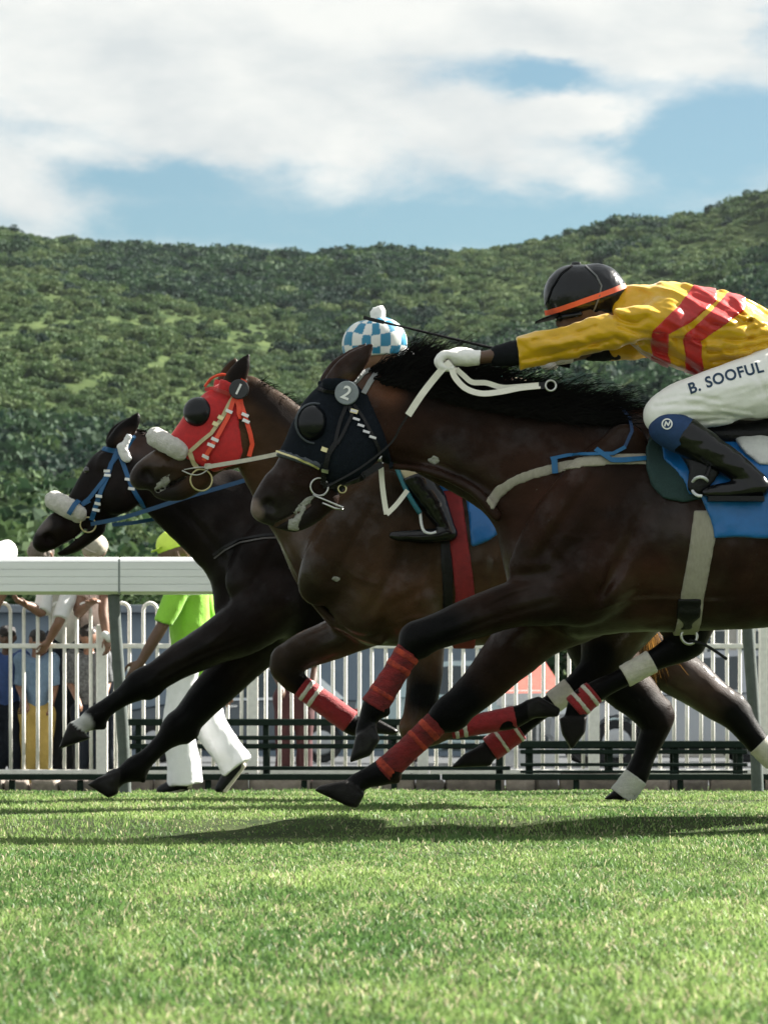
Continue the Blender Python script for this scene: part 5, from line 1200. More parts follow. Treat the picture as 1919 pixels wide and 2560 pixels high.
# jacket with folds, red bands, collar
gj = [(P1([(1575,788,0,58),(1620,790,0,80),(1700,812,0,103),(1800,840,0,101),(1890,872,0,86),(1925,882,0,84)]), 1.28, .03), (P1([(1665,798,-.16,58),(1570,820,-.20,44),(1470,845,-.19,38),(1380,866,-.17,36),(1297,880,-.15,36)]), 1., .045), (P1([(1665,800,.16,58),(1590,850,.22,44),(1528,871,.20,34)]), 1., .045), (P1([(1578,768,0,42),(1552,776,0,40)]), 1.1, .03)]
g = auto_grid(gj, .0062, .04)
for P, lat, k in gj: g.add(P, lat, k)
def foldmask(p): return .5 + .9*np.clip((p[:, 0] - W(1600,0,DJ)[0])*1.2, -.2, 1.0)
ang = .5
idx = np.argwhere(np.abs(g.F) < .03); pp = np.stack([g.ax[k][idx[:, k]] for k in range(3)], 1)
u1 = pp[:, 0]*math.cos(ang) - pp[:, 2]*math.sin(ang); u2 = pp[:, 0]*math.sin(ang) + pp[:, 2]*math.cos(ang)
f1 = fbm(np.stack([u1*5, pp[:, 1]*9, u2*26], 1), 3) - .5
f2 = 1 - np.abs(2*fbm(np.stack([u1*3+5, pp[:, 1]*7, u2*15+3], 1), 2) - 1)
arm_m = np.clip((W(1600,0,DJ)[0] - pp[:, 0])*6, 0, 1)
ua = pp[:, 0]*.97 + pp[:, 2]*.24; ub = -pp[:, 0]*.24 + pp[:, 2]*.97
fa = 1 - np.abs(2*fbm(np.stack([ua*4.5+2, pp[:, 1]*8, ub*20+7], 1), 2) - 1)
w_ = np.clip((pp[:, 0] - W(1740,0,DJ)[0])*6, 0, 1); fw = 1 - np.abs(2*fbm(np.stack([(pp[:,0]*.8-pp[:,2]*.6)*5, pp[:, 1]*8, (pp[:,0]*.6+pp[:,2]*.8)*24], 1), 2) - 1)
fl = f1*.034*(.85 + .4*(1-arm_m)) - (f2-.6)*.024*(1-arm_m) - (fa-.6)*.030*arm_m - (fw-.6)*.030*w_
fl = np.clip(fl, -.022, .0095); g.F[idx[:,0], idx[:,1], idx[:,2]] += fl.astype(np.float32)
def crease(g_, lines, d):
    idx = np.argwhere(np.abs(g_.F) < .03); p_ = np.stack([g_.ax[k][idx[:, k]] for k in range(3)], 1); px, py = CX + p_[:, 0]*F_PX/p_[:, 1], HY - (p_[:, 2]-HC)*F_PX/p_[:, 1]; tot = np.zeros(len(p_))
    for amp_, wd_, pl in lines:
        best = np.full(len(p_), 1e9); pl = np.array(cr([(a, b, 0) for a, b in pl], 5))[:, :2] if len(pl) > 2 else np.array(pl, float)
        for (ax, ay), (bx, by) in zip(pl[:-1], pl[1:]):
            ex, ey = bx-ax, by-ay; t = np.clip(((px-ax)*ex + (py-ay)*ey)/max(ex*ex+ey*ey, 1e-6), 0, 1); best = np.minimum(best, np.hypot(px-ax-t*ex, py-ay-t*ey))
        tot += amp_*np.exp(-(best/wd_)**2)
    g_.F[idx[:,0], idx[:,1], idx[:,2]] += (tot*(p_[:, 1] < d)).astype(np.float32)
crease(g, [(.010,5,[(1305,900),(1380,886),(1460,864),(1540,844)]), (.009,5,[(1330,852),(1420,838),(1490,815)]), (.009,5,[(1440,874),(1500,858),(1560,848)]), (-.007,9,[(1340,872),(1430,852),(1520,828)]), (.014,6,[(1528,782),(1556,802),(1590,808),(1612,796)]), (-.010,9,[(1540,775),(1580,784),(1620,776)]), (.011,6,[(1545,814),(1600,832),(1660,838)]),
    (.008,5,[(1560,868),(1620,848),(1700,846),(1760,858)]), (.011,5,[(1925,836),(1850,850),(1790,846)]), (.011,5,[(1920,858),(1850,874),(1770,878)]), (.011,5,[(1908,876),(1840,896),(1780,904)]), (.010,5,[(1892,892),(1830,918),(1790,928)]), (.009,5,[(1880,800),(1830,816),(1780,814)]), (.009,5,[(1925,812),(1870,827)]), (-.007,8,[(1915,847),(1840,862),(1770,862)]), (-.007,8,[(1905,867),(1840,884),(1775,890)]), (.008,6,[(1640,880),(1700,900),(1740,928)]), (.007,6,[(1580,872),(1630,896),(1680,920)])], DJ-.02)
g.plane(P1([(1293,880,-.15,0)])[0][:3], (-1, 0, -.12)); 
gw = P1([(1935,880,0,0)])[0]; g.plane(gw[:3], (.86, 0, -.50))
jk, jv, jq = grid_obj('jacket', g, yellow, j1, 1)
for pl in ([(1621,838),(1667,843),(1722,812),(1790,754),(1796,705),(1738,705),(1690,772)], [(1622,835),(1666,840),(1672,880),(1690,940),(1646,935),(1632,880)],
           [(1701,848),(1751,855),(1802,822),(1862,774),(1872,725),(1822,725),(1768,788)], [(1702,845),(1750,852),(1754,890),(1772,955),(1724,950),(1713,890)]):
    sg = g.shell(poly(pl, DJ-.14), .0032); grid_obj('red_band', sg, redsilk, jk, 0)
for L, nm in (([(1306,879,-.15,33),(1275,884,-.145,31),(1250,888,-.142,28),(1238,889,-.14,22)], 'cuff'), ([(1534,869,.20,32),(1500,875,.19,28),(1470,880,.172,21)], 'cuff')):
    blob(nm, [(P1(L), 1., 0)], blackk, j1, .006, (.004, (50, 20, 20), 2))
# gloves
def fat(C, e): return [([tuple(q[:3])+(q[3]+e,) for q in P], lat, k) for P, lat, k in C]
cutx = P1([(1200,893,-.137,0)])[0]
blob('glove', fat(conv(nh), .0028), glovem, j1, .0045, (.0018, (60, 60, 60), 2), [(cutx[:3], (1, 0, -.1))])
cutx = P1([(1434,886,.165,0)])[0]; blob('glove', fat(conv(fh), .0028), glovem, j1, .005, None, [(cutx[:3], (1, 0, -.1))])
# breeches with creases
gb = [(P1([(1945,905,0,86),(2030,935,0,104),(2070,950,0,95)]), 1.35, .03)] + [(P1([(2000,935,s*.09,104),(1890,966,s*.15,82),(1780,994,s*.2,68),(1700,1014,s*.22,57),(1654,1036,s*.23,47),(1662,1052,s*.236,42)]), 1., .05) for s in (-1, 1)]
gg = auto_grid(gb, .0065, .03)
for P, lat, k in gb: gg.add(P, lat, k)
idx = np.argwhere(np.abs(gg.F) < .03); pp = np.stack([gg.ax[k][idx[:, k]] for k in range(3)], 1)
u1 = pp[:, 0]*.95 + pp[:, 2]*.3; u2 = -pp[:, 0]*.3 + pp[:, 2]*.95
gg.F[idx[:,0], idx[:,1], idx[:,2]] += ((fbm(np.stack([u1*5, pp[:,1]*6, u2*30], 1), 3)-.5)*.030*np.clip((pp[:, 0]-W(1640,0,DJ)[0])*6+.2, 0, 1)).astype(np.float32)
crease(gg, [(.007,5,[(1645,1000),(1720,988),(1800,1002)]), (.008,5,[(1635,1016),(1720,1012),(1830,1040)]), (.008,5,[(1665,1046),(1760,1036),(1880,1046)]), (.007,5,[(1720,1058),(1800,1050),(1900,1054)]), (.006,5,[(1700,1000),(1790,1018),(1880,1030)]), (-.005,8,[(1660,1030),(1760,1024),(1870,1036)]), (.006,5,[(1880,930),(1905,960),(1915,1000)])], DJ-.02)
kn = P1([(1675,1072,-.24,0)])[0]; gg.plane(kn[:3], (.35, 0, -.94)) if False else None
br, bv, bq = grid_obj('breeches', gg, breech, j1, 1)
bbr = bvh_of((bv, bq))
# lettering on the thigh
ink = mat('navy_print', (.012, .04, .085), .7, .1)
def lay_text(body, a, b, size_px, bvh, d, m, parent, name='lettering', curve=0., off=.0022):
    me = text_mesh(body, 1., 0., .026, 1.12); bm = bmesh.new(); bm.from_mesh(me)
    xs = [v.co.x for v in bm.verts]; x0, x1 = min(xs), max(xs); ys = [v.co.y for v in bm.verts]; yc = (min(ys)+max(ys))/2
    bmesh.ops.triangulate(bm, faces=bm.faces[:]); bmesh.ops.subdivide_edges(bm, edges=[e for e in bm.edges if e.calc_length() > .12], cuts=2, use_grid_fill=False); bmesh.ops.triangulate(bm, faces=bm.faces[:])
    ax, ay = a; bx, by = b; L = math.hypot(bx-ax, by-ay); ux, uy = (bx-ax)/L, (by-ay)/L; nx, ny = uy, -ux
    o0 = Vector((0, 0, HC)); off0 = wloc(parent)
    for v_ in bm.verts:
        t = (v_.co.x-x0)/(x1-x0); q = (v_.co.y-yc)*size_px; px = ax + (bx-ax)*t + nx*(q + curve*math.sin(math.pi*t)); py = ay + (by-ay)*t + ny*(q + curve*math.sin(math.pi*t))
        dr = (Vector(W(px, py, 10.))-o0).normalized(); h = bvh.ray_cast(o0, dr); p = h[0] if h[0] is not None else Vector(W(px, py, d)); v_.co = p - dr*off - off0
    bm.to_mesh(me); bm.free(); return link(name, me, m, parent)
lay_text('B. SOOFUL', (1722, 972), (1906, 916), 38, bbr, DJ-.2, ink, br, curve=4)
# blue knee sleeve with a round badge
knee_blue = mat('knee_blue', (.010, .042, .13), .75, .15, 50., .3, 220.)
for s in (-1, 1):
    ks, kg, kv, kq = blob('knee_sleeve', [(P1([(1658,1064,s*.240,46),(1690,1080,s*.250,47),(1722,1096,s*.257,45)]), 1., 0)], knee_blue, j1, .006, (.0015, (40, 40, 40), 2), [(P1([(1676,1046,s*.24,0)])[0][:3], (-.50, 0, .86))], keep=True) if False else blob('knee_sleeve', [(P1([(1668,1068,s*.246,48),(1692,1080,s*.252,50),(1724,1098,s*.257,46)]), 1., 0)], knee_blue, j1, .006, (.0015, (40, 40, 40), 2), keep=True)
    if s < 0:
        kb = bvh_of((kv, kq)); c = (1667, 1060); pts = [(c[0]+12*math.cos(t), c[1]+12*math.sin(t)) for t in np.linspace(0, 2*math.pi, 22)]
        bd = strap('badge_ring', pts, 3.4, whitep, ks, [kb], DJ, .002, 3, .0012)
        strap('badge_mark', [(c[0]-6,c[1]+6),(c[0]-3,c[1]-6),(c[0]+3,c[1]+4),(c[0]+7,c[1]-6)], 3.6, whitep, ks, [kb], DJ, .002, 2, .0012)
for s in (-1, 1):
    bt = blob('boot', [(P1([(1712,1090,s*.257,48),(1760,1120,s*.266,45),(1830,1162,s*.272,35),(1880,1196,s*.278,27),(1894,1214,s*.28,27)]), 1., .01), (P1([(1896,1216,s*.28,26),(1840,1226,s*.285,24),(1795,1231,s*.29,22),(1768,1233,s*.29,17)]), 1., .02)], bootm, j1, .006, (.004, (18, 18, 40), 2), [(P1([(1706,1080,s*.255,0)])[0][:3], (-.80, 0, .6)), (P1([(1840,1250,s*.285,0)])[0][:3], (-.12, 0, -1))])
    put('sole', *box_vf(W(1768,1254,DJ+s*.29) - np.array([0,.034,0]), W(1908,1244,DJ+s*.29) + np.array([0,.034,.004])), leather_k, bt)
stirrup_m = mat('stirrup_white', (.70, .72, .72), .3, .05)
tube('stirrup', [W(1752+22*math.cos(t)-2, 1216-24*math.sin(t), DJ-.31+.035*math.cos(2*t)) for t in np.linspace(.6, 4.9, 14)], .006, stirrup_m, h1)
tube('stirrup_leather', cr([W(1765,1195,DJ-.31), W(1780,1150,DJ-.285), W(1800,1100,DJ-.22)]), .008, leather_k, h1)
# white cloth behind the boot
shell_obj('number_cloth', g1, [(1815,1070),(1832,1095),(1860,1135),(1888,1166),(1990,1172),(2060,1172),(2060,1040),(1815,1040)], .044, D1H-.13, mat('white_cloth', (.62, .62, .60), .7, .1, 20., .4, 40.), h1, (.008, (16, 8, 12), 2))
# helmet
hc = [(P1([(1434,738,0,77),(1490,734,0,75)]), .84, .03), (P1([(1520,750,0,50),(1530,770,0,34)]), 1.1, .03)]
hreg = poly([(1330,783),(1362,794),(1440,782),(1478,772),(1500,792),(1530,806),(1562,790),(1590,640),(1330,640)], DJ-.08)
hl, hg, hvv, hqq = blob('helmet', hc, helm_k, j1, .006, (.0028, (22, 22, 22), 2), (), (), 0, True, hreg)
bhel = bvh_of((hvv, hqq)); orange = mat('orange_band', (.80, .13, .055), .5, .08)
strap('band', [(1362,783),(1400,772),(1450,755),(1490,741),(1530,727),(1562,714)], 13, orange, hl, [bhel], DJ-.1, .002, 5)
strap('seam', [(1462,664),(1490,690),(1503,715),(1496,745),(1484,775),(1478,792)], 4, mat('seam_grey', (.12, .125, .13), .5), hl, [bhel], DJ-.1, .002, 5)
strap('seam', [(1432,662),(1402,685),(1380,720),(1366,760)], 3, blackk, hl, [bhel], DJ-.1, .002, 5)
blob('button', [(P1([(1434,661,0,7),(1446,660,0,6)]), 1., 0)], helm_k, hl, .004); blob('peak', [(P1([(1392,790,0,5),(1365,797,0,4.5),(1338,806,0,2.5)]), 9.5, .01)], blackk, hl, .005)
strap('chin_strap', [(1500,790),(1480,815),(1458,838)], 7, leather_k, j1, [bvh_of(mbvh(jbody))], DJ-.06, .003)
blob('goggles', [(P1([(1398,795,-.03,9),(1400,796,.03,9)]), 1., 0), (P1([(1408,792,-.06,7),(1450,785,-.075,6)]), 1., .01), (P1([(1408,792,.06,7),(1450,785,.075,6)]), 1., .01)], eyecup, j1, .005)
# reins in the hands
rein_w = mat('white_rein', (.84, .81, .72), .7, .06, 40., .2, 200.); YR = DJ-.155
def rib(L, w_, m_, par, nrm=(0, -1, .15), nm='rein'):
    pts = cr([W(a, b, d) for a, b, d in L]); return ribbon(nm, pts, w_*DJ/F_PX, m_, par, [nrm]*len(pts), .003)
rib([(1126,905,YR-.02),(1106,922,YR-.02),(1078,955,YR),(1050,992,YR),(1020,1038,YR+.01)], 17, rein_w, h1, nm='rein'); rib([(1020,1036,YR+.01),(1000,1068,YR+.02),(975,1110,YR+.03),(900,1170,YR+.04),(818,1216,YR+.06)], 5, leather_k, h1, nm='rein')
rib([(1128,920,YR-.02),(1138,945,YR-.02),(1165,972,YR-.02),(1205,984,YR-.02),(1255,979,YR-.02),(1300,970,YR-.02),(1350,965,YR-.02)], 15, rein_w, h1, (0,-1,.3)); rib([(1140,922,YR+.0),(1158,938,YR),(1180,955,YR),(1215,957,YR),(1255,968,YR),(1300,966,YR-.01),(1348,962,YR-.01)], 13, rein_w, h1, (0,-1,-.2))
rib([(1346,964,YR-.02),(1362,964,YR-.02)], 17, leather_k, h1, nm='rein_loop'); ring('rein_buckle', 1376, 964, YR-.02, 13, .0045, steel, h1, .1)
rib([(952,1168,DJ-.02),(955,1210,DJ-.02),(960,1250,DJ-.02),(966,1286,DJ-.02)], 13, rein_w, h1, (0,-1,.1)); rib([(966,1286,DJ-.024),(990,1262,DJ-.02),(1018,1226,DJ)], 12, rein_w, h1, (.2,-1,.2))
whip = empty('riding_whip', W(1390, 905, DJ+.16), 'thin black riding whip held out over the nearest horse neck', 'whip')
tube('shaft', [W(1420,914,DJ+.16), W(1300,886,DJ+.15), W(1150,851,DJ+.14), W(1020,820,DJ+.13), W(935,800,DJ+.12)], [.0075,.0065,.006,.005,.0045], leather_k, whip)
rib([(960,806,DJ+.12),(930,799,DJ+.12),(908,793,DJ+.12)], 9, leather_k, whip, nm='flap'); tube('grip', [W(1424,915,DJ+.16), W(1368,902,DJ+.157)], .010, blackk, whip)

# ---------------------------------------------------------------- jockey on the middle horse
DK = D2H
j2 = empty('person', (W(1180, 0, DK)[0], DK, 1.0), 'jockey with teal and white checked helmet and white pompom behind the nearest horse', 'person', 'jockeys')
def P2(L): return pts4(L, DK)
l2n = [(1320,1040,-.09,78),(1200,1085,-.18,58),(1100,1125,-.235,48),(1040,1160,-.262,38),(1050,1200,-.272,32),(1082,1255,-.28,30),(1112,1308,-.286,20),(1100,1336,-.29,15),(1000,1338,-.295,10)]
l2f = [(a+10, b, -y, r) for a, b, y, r in l2n]
hand2 = []
for s in (-1, 1):
    w_ = P2([(930,1062,s*.13,0)])[0][:3]; hand2 += hand_chains(w_, (-.8, 0, .1), (0, -s, .2), .95, .75)
blob('body', [(P2([(1010,938,0,44),(1090,985,0,70),(1190,1012,0,70),(1280,1020,0,75),(1340,1045,0,72)]), 1.3, .03), (P2([(1050,968,-.16,38),(1000,1010,-.21,32),(930,1062,-.13,20)]), 1., .03), (P2([(1050,968,.16,38),(1000,1010,.21,32),(930,1062,.13,20)]), 1., .03), (P2(l2n), 1., .03), (P2(l2f), 1., .03),
              (P2([(1030,930,0,36),(985,905,0,34),(965,890,0,40)]), 1., .02), (P2([(950,872,0,52),(920,880,0,50)]), .82, .02), (P2([(912,905,0,38),(905,925,0,24)]), .8, .015), (P2([(884,898,0,10),(874,910,0,7)]), .9, .008), (P2([(955,895,-.06,8),(957,910,-.06,7)]), .6, .005)] + hand2, skin_m, j2, .010)
teal = mat('teal_silk', (.012, .20, .18), .4, .12, 12., .3, 30., sheen=.2)
blob('jacket', [(P2([(1015,930,0,48),(1090,982,0,80),(1190,1010,0,80),(1275,1025,0,76)]), 1.3, .03), (P2([(1060,968,-.16,46),(1000,1010,-.21,38),(945,1050,-.14,28)]), 1., .04), (P2([(1060,968,.16,46),(1000,1010,.21,38),(945,1050,.14,28)]), 1., .04)], teal, j2, .009, (.010, (14, 14, 22), 2))
blob('collar', [(P2([(1012,905,0,36),(1035,922,0,44)]), 1.2, .01)], whitep, j2, .008)
blob('breeches', [(P2([(1290,1020,0,76),(1345,1045,0,82)]), 1.35, .03)] + [(P2([(1330,1045,s*.09,84),(1210,1086,s*.18,65),(1105,1127,s*.235,54),(1040,1160,s*.262,43),(1042,1190,s*.27,38)]), 1., .04) for s in (-1, 1)], mat('cream_breeches', (.62, .52, .36), .65, .06, 14., .15, 60.), j2, .009, (.006, (10, 10, 25), 2))
for s in (-1, 1):
    blob('boot', [(P2([(1038,1190,s*.272,40),(1052,1212,s*.274,39),(1082,1255,s*.28,35),(1110,1306,s*.286,24),(1122,1330,s*.29,20)]), 1., .01), (P2([(1122,1336,s*.29,19),(1060,1341,s*.295,18),(1005,1340,s*.296,14),(980,1338,s*.296,9)]), 1., .015)], bootm, j2, .007, (.003, (18, 18, 40), 2), [(P2([(1036,1188,s*.27,0)])[0][:3], (-.35, 0, .94))])
hl2 = [(P2([(916,862,0,62),(952,858,0,66)]), .88, .03)]
hreg2 = poly([(820,893),(860,900),(935,888),(990,884),(1010,896),(1035,860),(1035,760),(820,760)], DK-.07)
checkm = mat('checked_silk', (1, 1, 1), .4, .05, 12., .15, 40., attr='Col')
hel2, _, v2_, q2_ = blob('helmet', hl2, checkm, j2, .0045, (.0022, (22, 22, 22), 2), (), (), 0, True, hreg2)
c0 = W(935, 890, DK); rel = v2_ - c0; lon = np.arctan2(rel[:, 0], -rel[:, 1]); lat_ = np.arctan2(rel[:, 2], np.hypot(rel[:, 0], rel[:, 1]))
ck = (np.floor(lon/(math.pi/8)+.3) + np.floor(lat_/.40+.25)) % 2 == 0
colr = np.where(ck[:, None], np.array([.018, .20, .34]), np.array([.72, .73, .70])); band = (rel[:, 2] < .003)
colr[band] = (.66, .68, .62)
at = hel2.data.color_attributes.new('Col', 'FLOAT_COLOR', 'POINT'); at.data.foreach_set('color', np.concatenate([colr, np.ones((len(v2_), 1))], 1).astype(np.float32).ravel())
blob('pompom', [(P2([(942,802,0,15),(944,786,0,19),(947,778,0,14)]), 1., .01), (P2([(950,772,0,5),(956,765,0,3)]), 1., .004)], whitep, hel2, .006, (.006, (60, 60, 60), 2))
blob('peak', [(P2([(880,890,0,5),(858,895,0,4.5),(836,899,0,2.5)]), 9.5, .01)], mat('green_peak', (.01, .10, .07), .5), hel2, .006)
blob('goggles', [(P2([(874,902,-.03,8),(876,903,.03,8)]), 1., 0)], eyecup, j2, .006)
tube('stirrup', cr([W(1050,1282,DK-.31), W(1053,1310,DK-.315), W(1060,1328,DK-.32), W(1076,1334,DK-.32), W(1090,1330,DK-.32)]), .0065, stirrup_m, h2)
tube('stirrup_leather', cr([W(1050,1284,DK-.31), W(1020,1235,DK-.31), W(990,1165,DK-.29), W(985,1140,DK-.26)]), .011, mat('teal_strap', (.012, .13, .17), .5), h2)

# ---------------------------------------------------------------- people on foot and at the fence
def human(label, d, J, s=1., skin=skin_m, shirt=None, pants=None, shoe=None, hairc=None, sleeve=.5, legs='long', shirt_len=0., cap=None, group=None, wide_leg=1., h=.0105, face=(-1, 0), barefeet=False, capvis=None, curl=.5):
    """J: joint -> (px, py, y offset)"""
    base = W(J['pelvis'][0], HY, d); root = empty('person', (base[0], d, gz(d)), label, 'person', group)
    q = {k: W(v[0], v[1], d + v[2]) for k, v in J.items()}
    f3 = np.array([face[0], face[1], 0.]); f3 /= np.linalg.norm(f3); side = np.cross(f3, [0, 0, 1.])
    def c(*a): return [tuple(p)+(r*s,) for p, r in a]
    hd = q['head']; up = hd - q['neck']; up = up/np.linalg.norm(up)
    body = [(c((q['pelvis'], .105), ((q['pelvis']+q['chest'])/2, .10), (q['chest'], .115)), 1., .03), (c((q['shl'], .055), (q['chest']*.5+(q['shl']+q['shr'])*.25, .075), (q['shr'], .055)), 1., .06), (c((q['hipl'], .085), (q['hipr'], .085)), 1., .05),
            (c((q['chest']*.4+q['neck']*.6, .06), (q['neck'], .052), (hd - up*.05*s, .05)), 1., .02), (c((hd+up*.02*s-f3*.012*s, .090), (hd+f3*.012*s, .086)), 1., .02), (c((hd-up*.055*s+f3*.03*s, .055), (hd-up*.09*s+f3*.045*s, .034)), 1., .02),
            (c((hd+f3*.085*s-up*.0*s, .014), (hd+f3*.108*s-up*.03*s, .014)), 1., .01), (c((hd+f3*.082*s-up*.058*s-side*.018*s, .010), (hd+f3*.082*s-up*.058*s+side*.018*s, .010)), 1., .008),
            (c((hd+side*.085*s+up*.01*s, .016), (hd+side*.085*s-up*.03*s, .013)), 1., .006), (c((hd-side*.085*s+up*.01*s, .016), (hd-side*.085*s-up*.03*s, .013)), 1., .006)]
    cuts = [(c((hd+f3*.098*s+side*.032*s+up*.012*s, .014), (hd+f3*.098*s+side*.040*s+up*.012*s, .014)), 1., .012), (c((hd+f3*.098*s-side*.032*s+up*.012*s, .014), (hd+f3*.098*s-side*.040*s+up*.012*s, .014)), 1., .012)]
    for e in 'lr':
        sh_, el, wr = q['sh'+e], q['el'+e], q['wr'+e]
        body.append((c((sh_, .052), ((sh_+el)/2, .046), (el, .038), ((el+wr)/2, .036), (wr, .026)), 1., .025))
        fd = (wr-el)/np.linalg.norm(wr-el); body += hand_chains(wr, fd, f3 + np.array([0, 0, .3]), s*.98, curl)
        hp_, kn_, an, to = q['hip'+e], q['kn'+e], q['an'+e], q['to'+e]
        body.append((c((hp_, .088), ((hp_+kn_)/2, .075), (kn_, .055), (kn_*.6+an*.4, .056), (an, .036)), 1., .03)); body.append((c((an, .036), (an*.4+to*.6+np.array([0,0,.0]), .034), (to, .026)), 1., .02))
    g_ = auto_grid(body, h, .04)
    for P, lat, k in body: g_.add(P, lat, k)
    for P, lat, k in cuts: g_.cut(P, lat, k)
    grid_obj('body', g_, skin, root, 0)
    for sg in (-1, 1):
        disc('eye', hd+f3*.079*s+side*(sg*.034*s)+up*.012*s, f3, .012*s, .003, eye_m, root, dome=.005, seg=10)
    if shirt:
        pe = q['pelvis'] + (q['pelvis']-q['chest'])/np.linalg.norm(q['pelvis']-q['chest'])*shirt_len
        C = [(c((pe, .128), (q['pelvis'], .124), ((q['pelvis']+q['chest'])/2, .122), (q['chest'], .132)), 1., .03), (c((q['shl'], .070), (q['chest']*.5+(q['shl']+q['shr'])*.25, .090), (q['shr'], .070)), 1., .06)]
        for e in 'lr':
            sh_, el, wr = q['sh'+e], q['el'+e], q['wr'+e]; full = [sh_, (sh_+el)/2, el, (el+wr)/2, wr]; n = max(2, int(round(1+sleeve*4)))
            C.append((c(*[(p, r) for p, r in zip(full[:n], (.072, .066, .060, .050, .042))]), 1., .04, 'flat'))
        so = blob('shirt', C, shirt, root, h, (.012, (12, 12, 9), 3))
    if pants:
        C = [(c((q['hipl'], .105), (q['hipr'], .105)), 1., .05), (c((q['pelvis'], .118), (q['pelvis']*.5+(q['hipl']+q['hipr'])*.25, .112)), 1., .04)]
        for e in 'lr':
            hp_, kn_, an = q['hip'+e], q['kn'+e], q['an'+e]; w2 = wide_leg
            if legs == 'long':
                dn_ = (an-kn_)/np.linalg.norm(an-kn_); C.append((c((hp_, .102), ((hp_+kn_)/2, .092), (kn_, .078*w2), ((kn_+an)/2, .076*w2), (an-dn_*.02*s, .080*w2), (an+dn_*.015*s, .082*w2)), 1., .03, 'flat'))
            else: C.append((c((hp_, .106), ((hp_+kn_)/2, .098), (kn_, .112), (kn_+(kn_-hp_)/np.linalg.norm(kn_-hp_)*.03*s, .112)), 1., .03, 'flat'))
        blob('trousers' if legs == 'long' else 'shorts', C, pants, root, h, (.020, (10, 10, 6), 3))
    if shoe:
        for e in 'lr':
            an, to = q['an'+e], q['to'+e]; dv = to-an; so = blob('shoe', [(c((an-np.array([0,0,.01*s]), .046), (an*.5+to*.5, .044), (to, .036)), 1., .02)], shoe[0], root, .009)
            if len(shoe) > 1:
                nn = np.cross(np.cross(dv, [0,0,1.]) if abs(dv[2]) < .15 else [0,-1.,0], dv); nn = nn/np.linalg.norm(nn); nn = nn if nn[2] < 0 else -nn
                blob('sole', [(c((an-dv*.1+nn*.034*s, .020), (to+nn*.024*s, .018)), 1.8, .01)], shoe[1], so, .008)
    if hairc is not None and cap is None:
        blob('hair', [(c((hd+up*.035*s-f3*.022*s, .094), (hd+up*.04*s+f3*.02*s, .078)), 1., .02), (c((hd-up*.03*s-f3*.05*s, .062), (hd-f3*.055*s, .07)), 1., .02)], hairc, root, .008, (.012, (40, 40, 40), 2))
    if cap is not None:
        co = blob('cap', [(c((hd+up*.035*s-f3*.016*s, .100), (hd+up*.045*s+f3*.012*s, .092)), 1., .02)], cap, root, .008, (.003, (30, 30, 30), 2), [(hd+up*.022*s, -up*1.0)])
        vs = f3*.9 - up*.28 if capvis is None else np.array(capvis); ss = np.cross(vs, up); ss /= np.linalg.norm(ss); c0_ = hd + up*.030*s + f3*.07*s; V, Fc = [], []
        for k, a in enumerate(np.linspace(-1.25, 1.25, 11)):
            for rr, t in ((.0, 0), (.085*s, 0), (.085*s, .005), (.0, .006)):
                V.append(c0_ + ss*(math.sin(a)*(.075*s + rr*.12)) + vs*(rr*math.cos(a)) + up*(t - rr*.05))
        for k in range(10):
            for m_ in range(4): Fc.append((k*4+m_, k*4+(m_+1) % 4, k*4+4+(m_+1) % 4, k*4+4+m_))
        put('peak', V, Fc, cap, co)
    return root
lime = mat('lime_polo', (.27, .60, .045), .75, .06, 20., .25, 80., sheen=.2, transl=.12); limecap = mat('lime_cap', (.62, .80, .10), .7, .06); whitet = mat('white_trousers', (.88, .88, .91), .7, .04, 16., .2, 60., transl=.1); blackshoe = mat('black_shoe', (.008, .008, .010), .45, spec=.2); palesole = mat('pale_sole', (.50, .46, .40), .7)
black_h = mat('black_short_hair', (.012, .010, .010), .7, .3, 120., .8, 200.)
human('man in lime shirt, lime cap and white trousers walking behind the rail', 11.1*K,
      dict(head=(438,1382,0), neck=(452,1424,0), chest=(470,1490,0), pelvis=(478,1640,0), shl=(455,1452,-.17), ell=(408,1560,-.21), wrl=(352,1655,-.20), shr=(490,1452,.17), elr=(536,1585,.22), wrr=(560,1705,.20),
           hipl=(462,1660,-.085), knl=(445,1820,-.09), anl=(462,1955,-.09), tol=(405,1978,-.09), hipr=(492,1660,.085), knr=(526,1812,.09), anr=(592,1912,.09), tor=(552,1972,.09)),
      1.0, skin_d, lime, whitet, (blackshoe, palesole), None, .5, 'long', .06, limecap, None, 1.28, .0098, (-1, -.12), curl=.35)
denim = mat('denim_shirt', (.14, .22, .33), .85, .15, 30., .3, 120.); khaki = mat('khaki_trousers', (.42, .30, .085), .85, .1, 25., .25, 90.); bluet = mat('blue_shirt', (.03, .07, .22), .8, .15, 30.); darkt = mat('dark_trousers', (.014, .018, .028), .85, .2, 30., spec=.15); blackt = mat('black_patterned_shirt', (.016, .018, .022), .8, .1, 45., col2=(.16, .17, .18)); browns = mat('brown_shirt', (.16, .09, .065), .8, .15, 20.); sandal = mat('brown_shoe', (.09, .055, .035), .7)
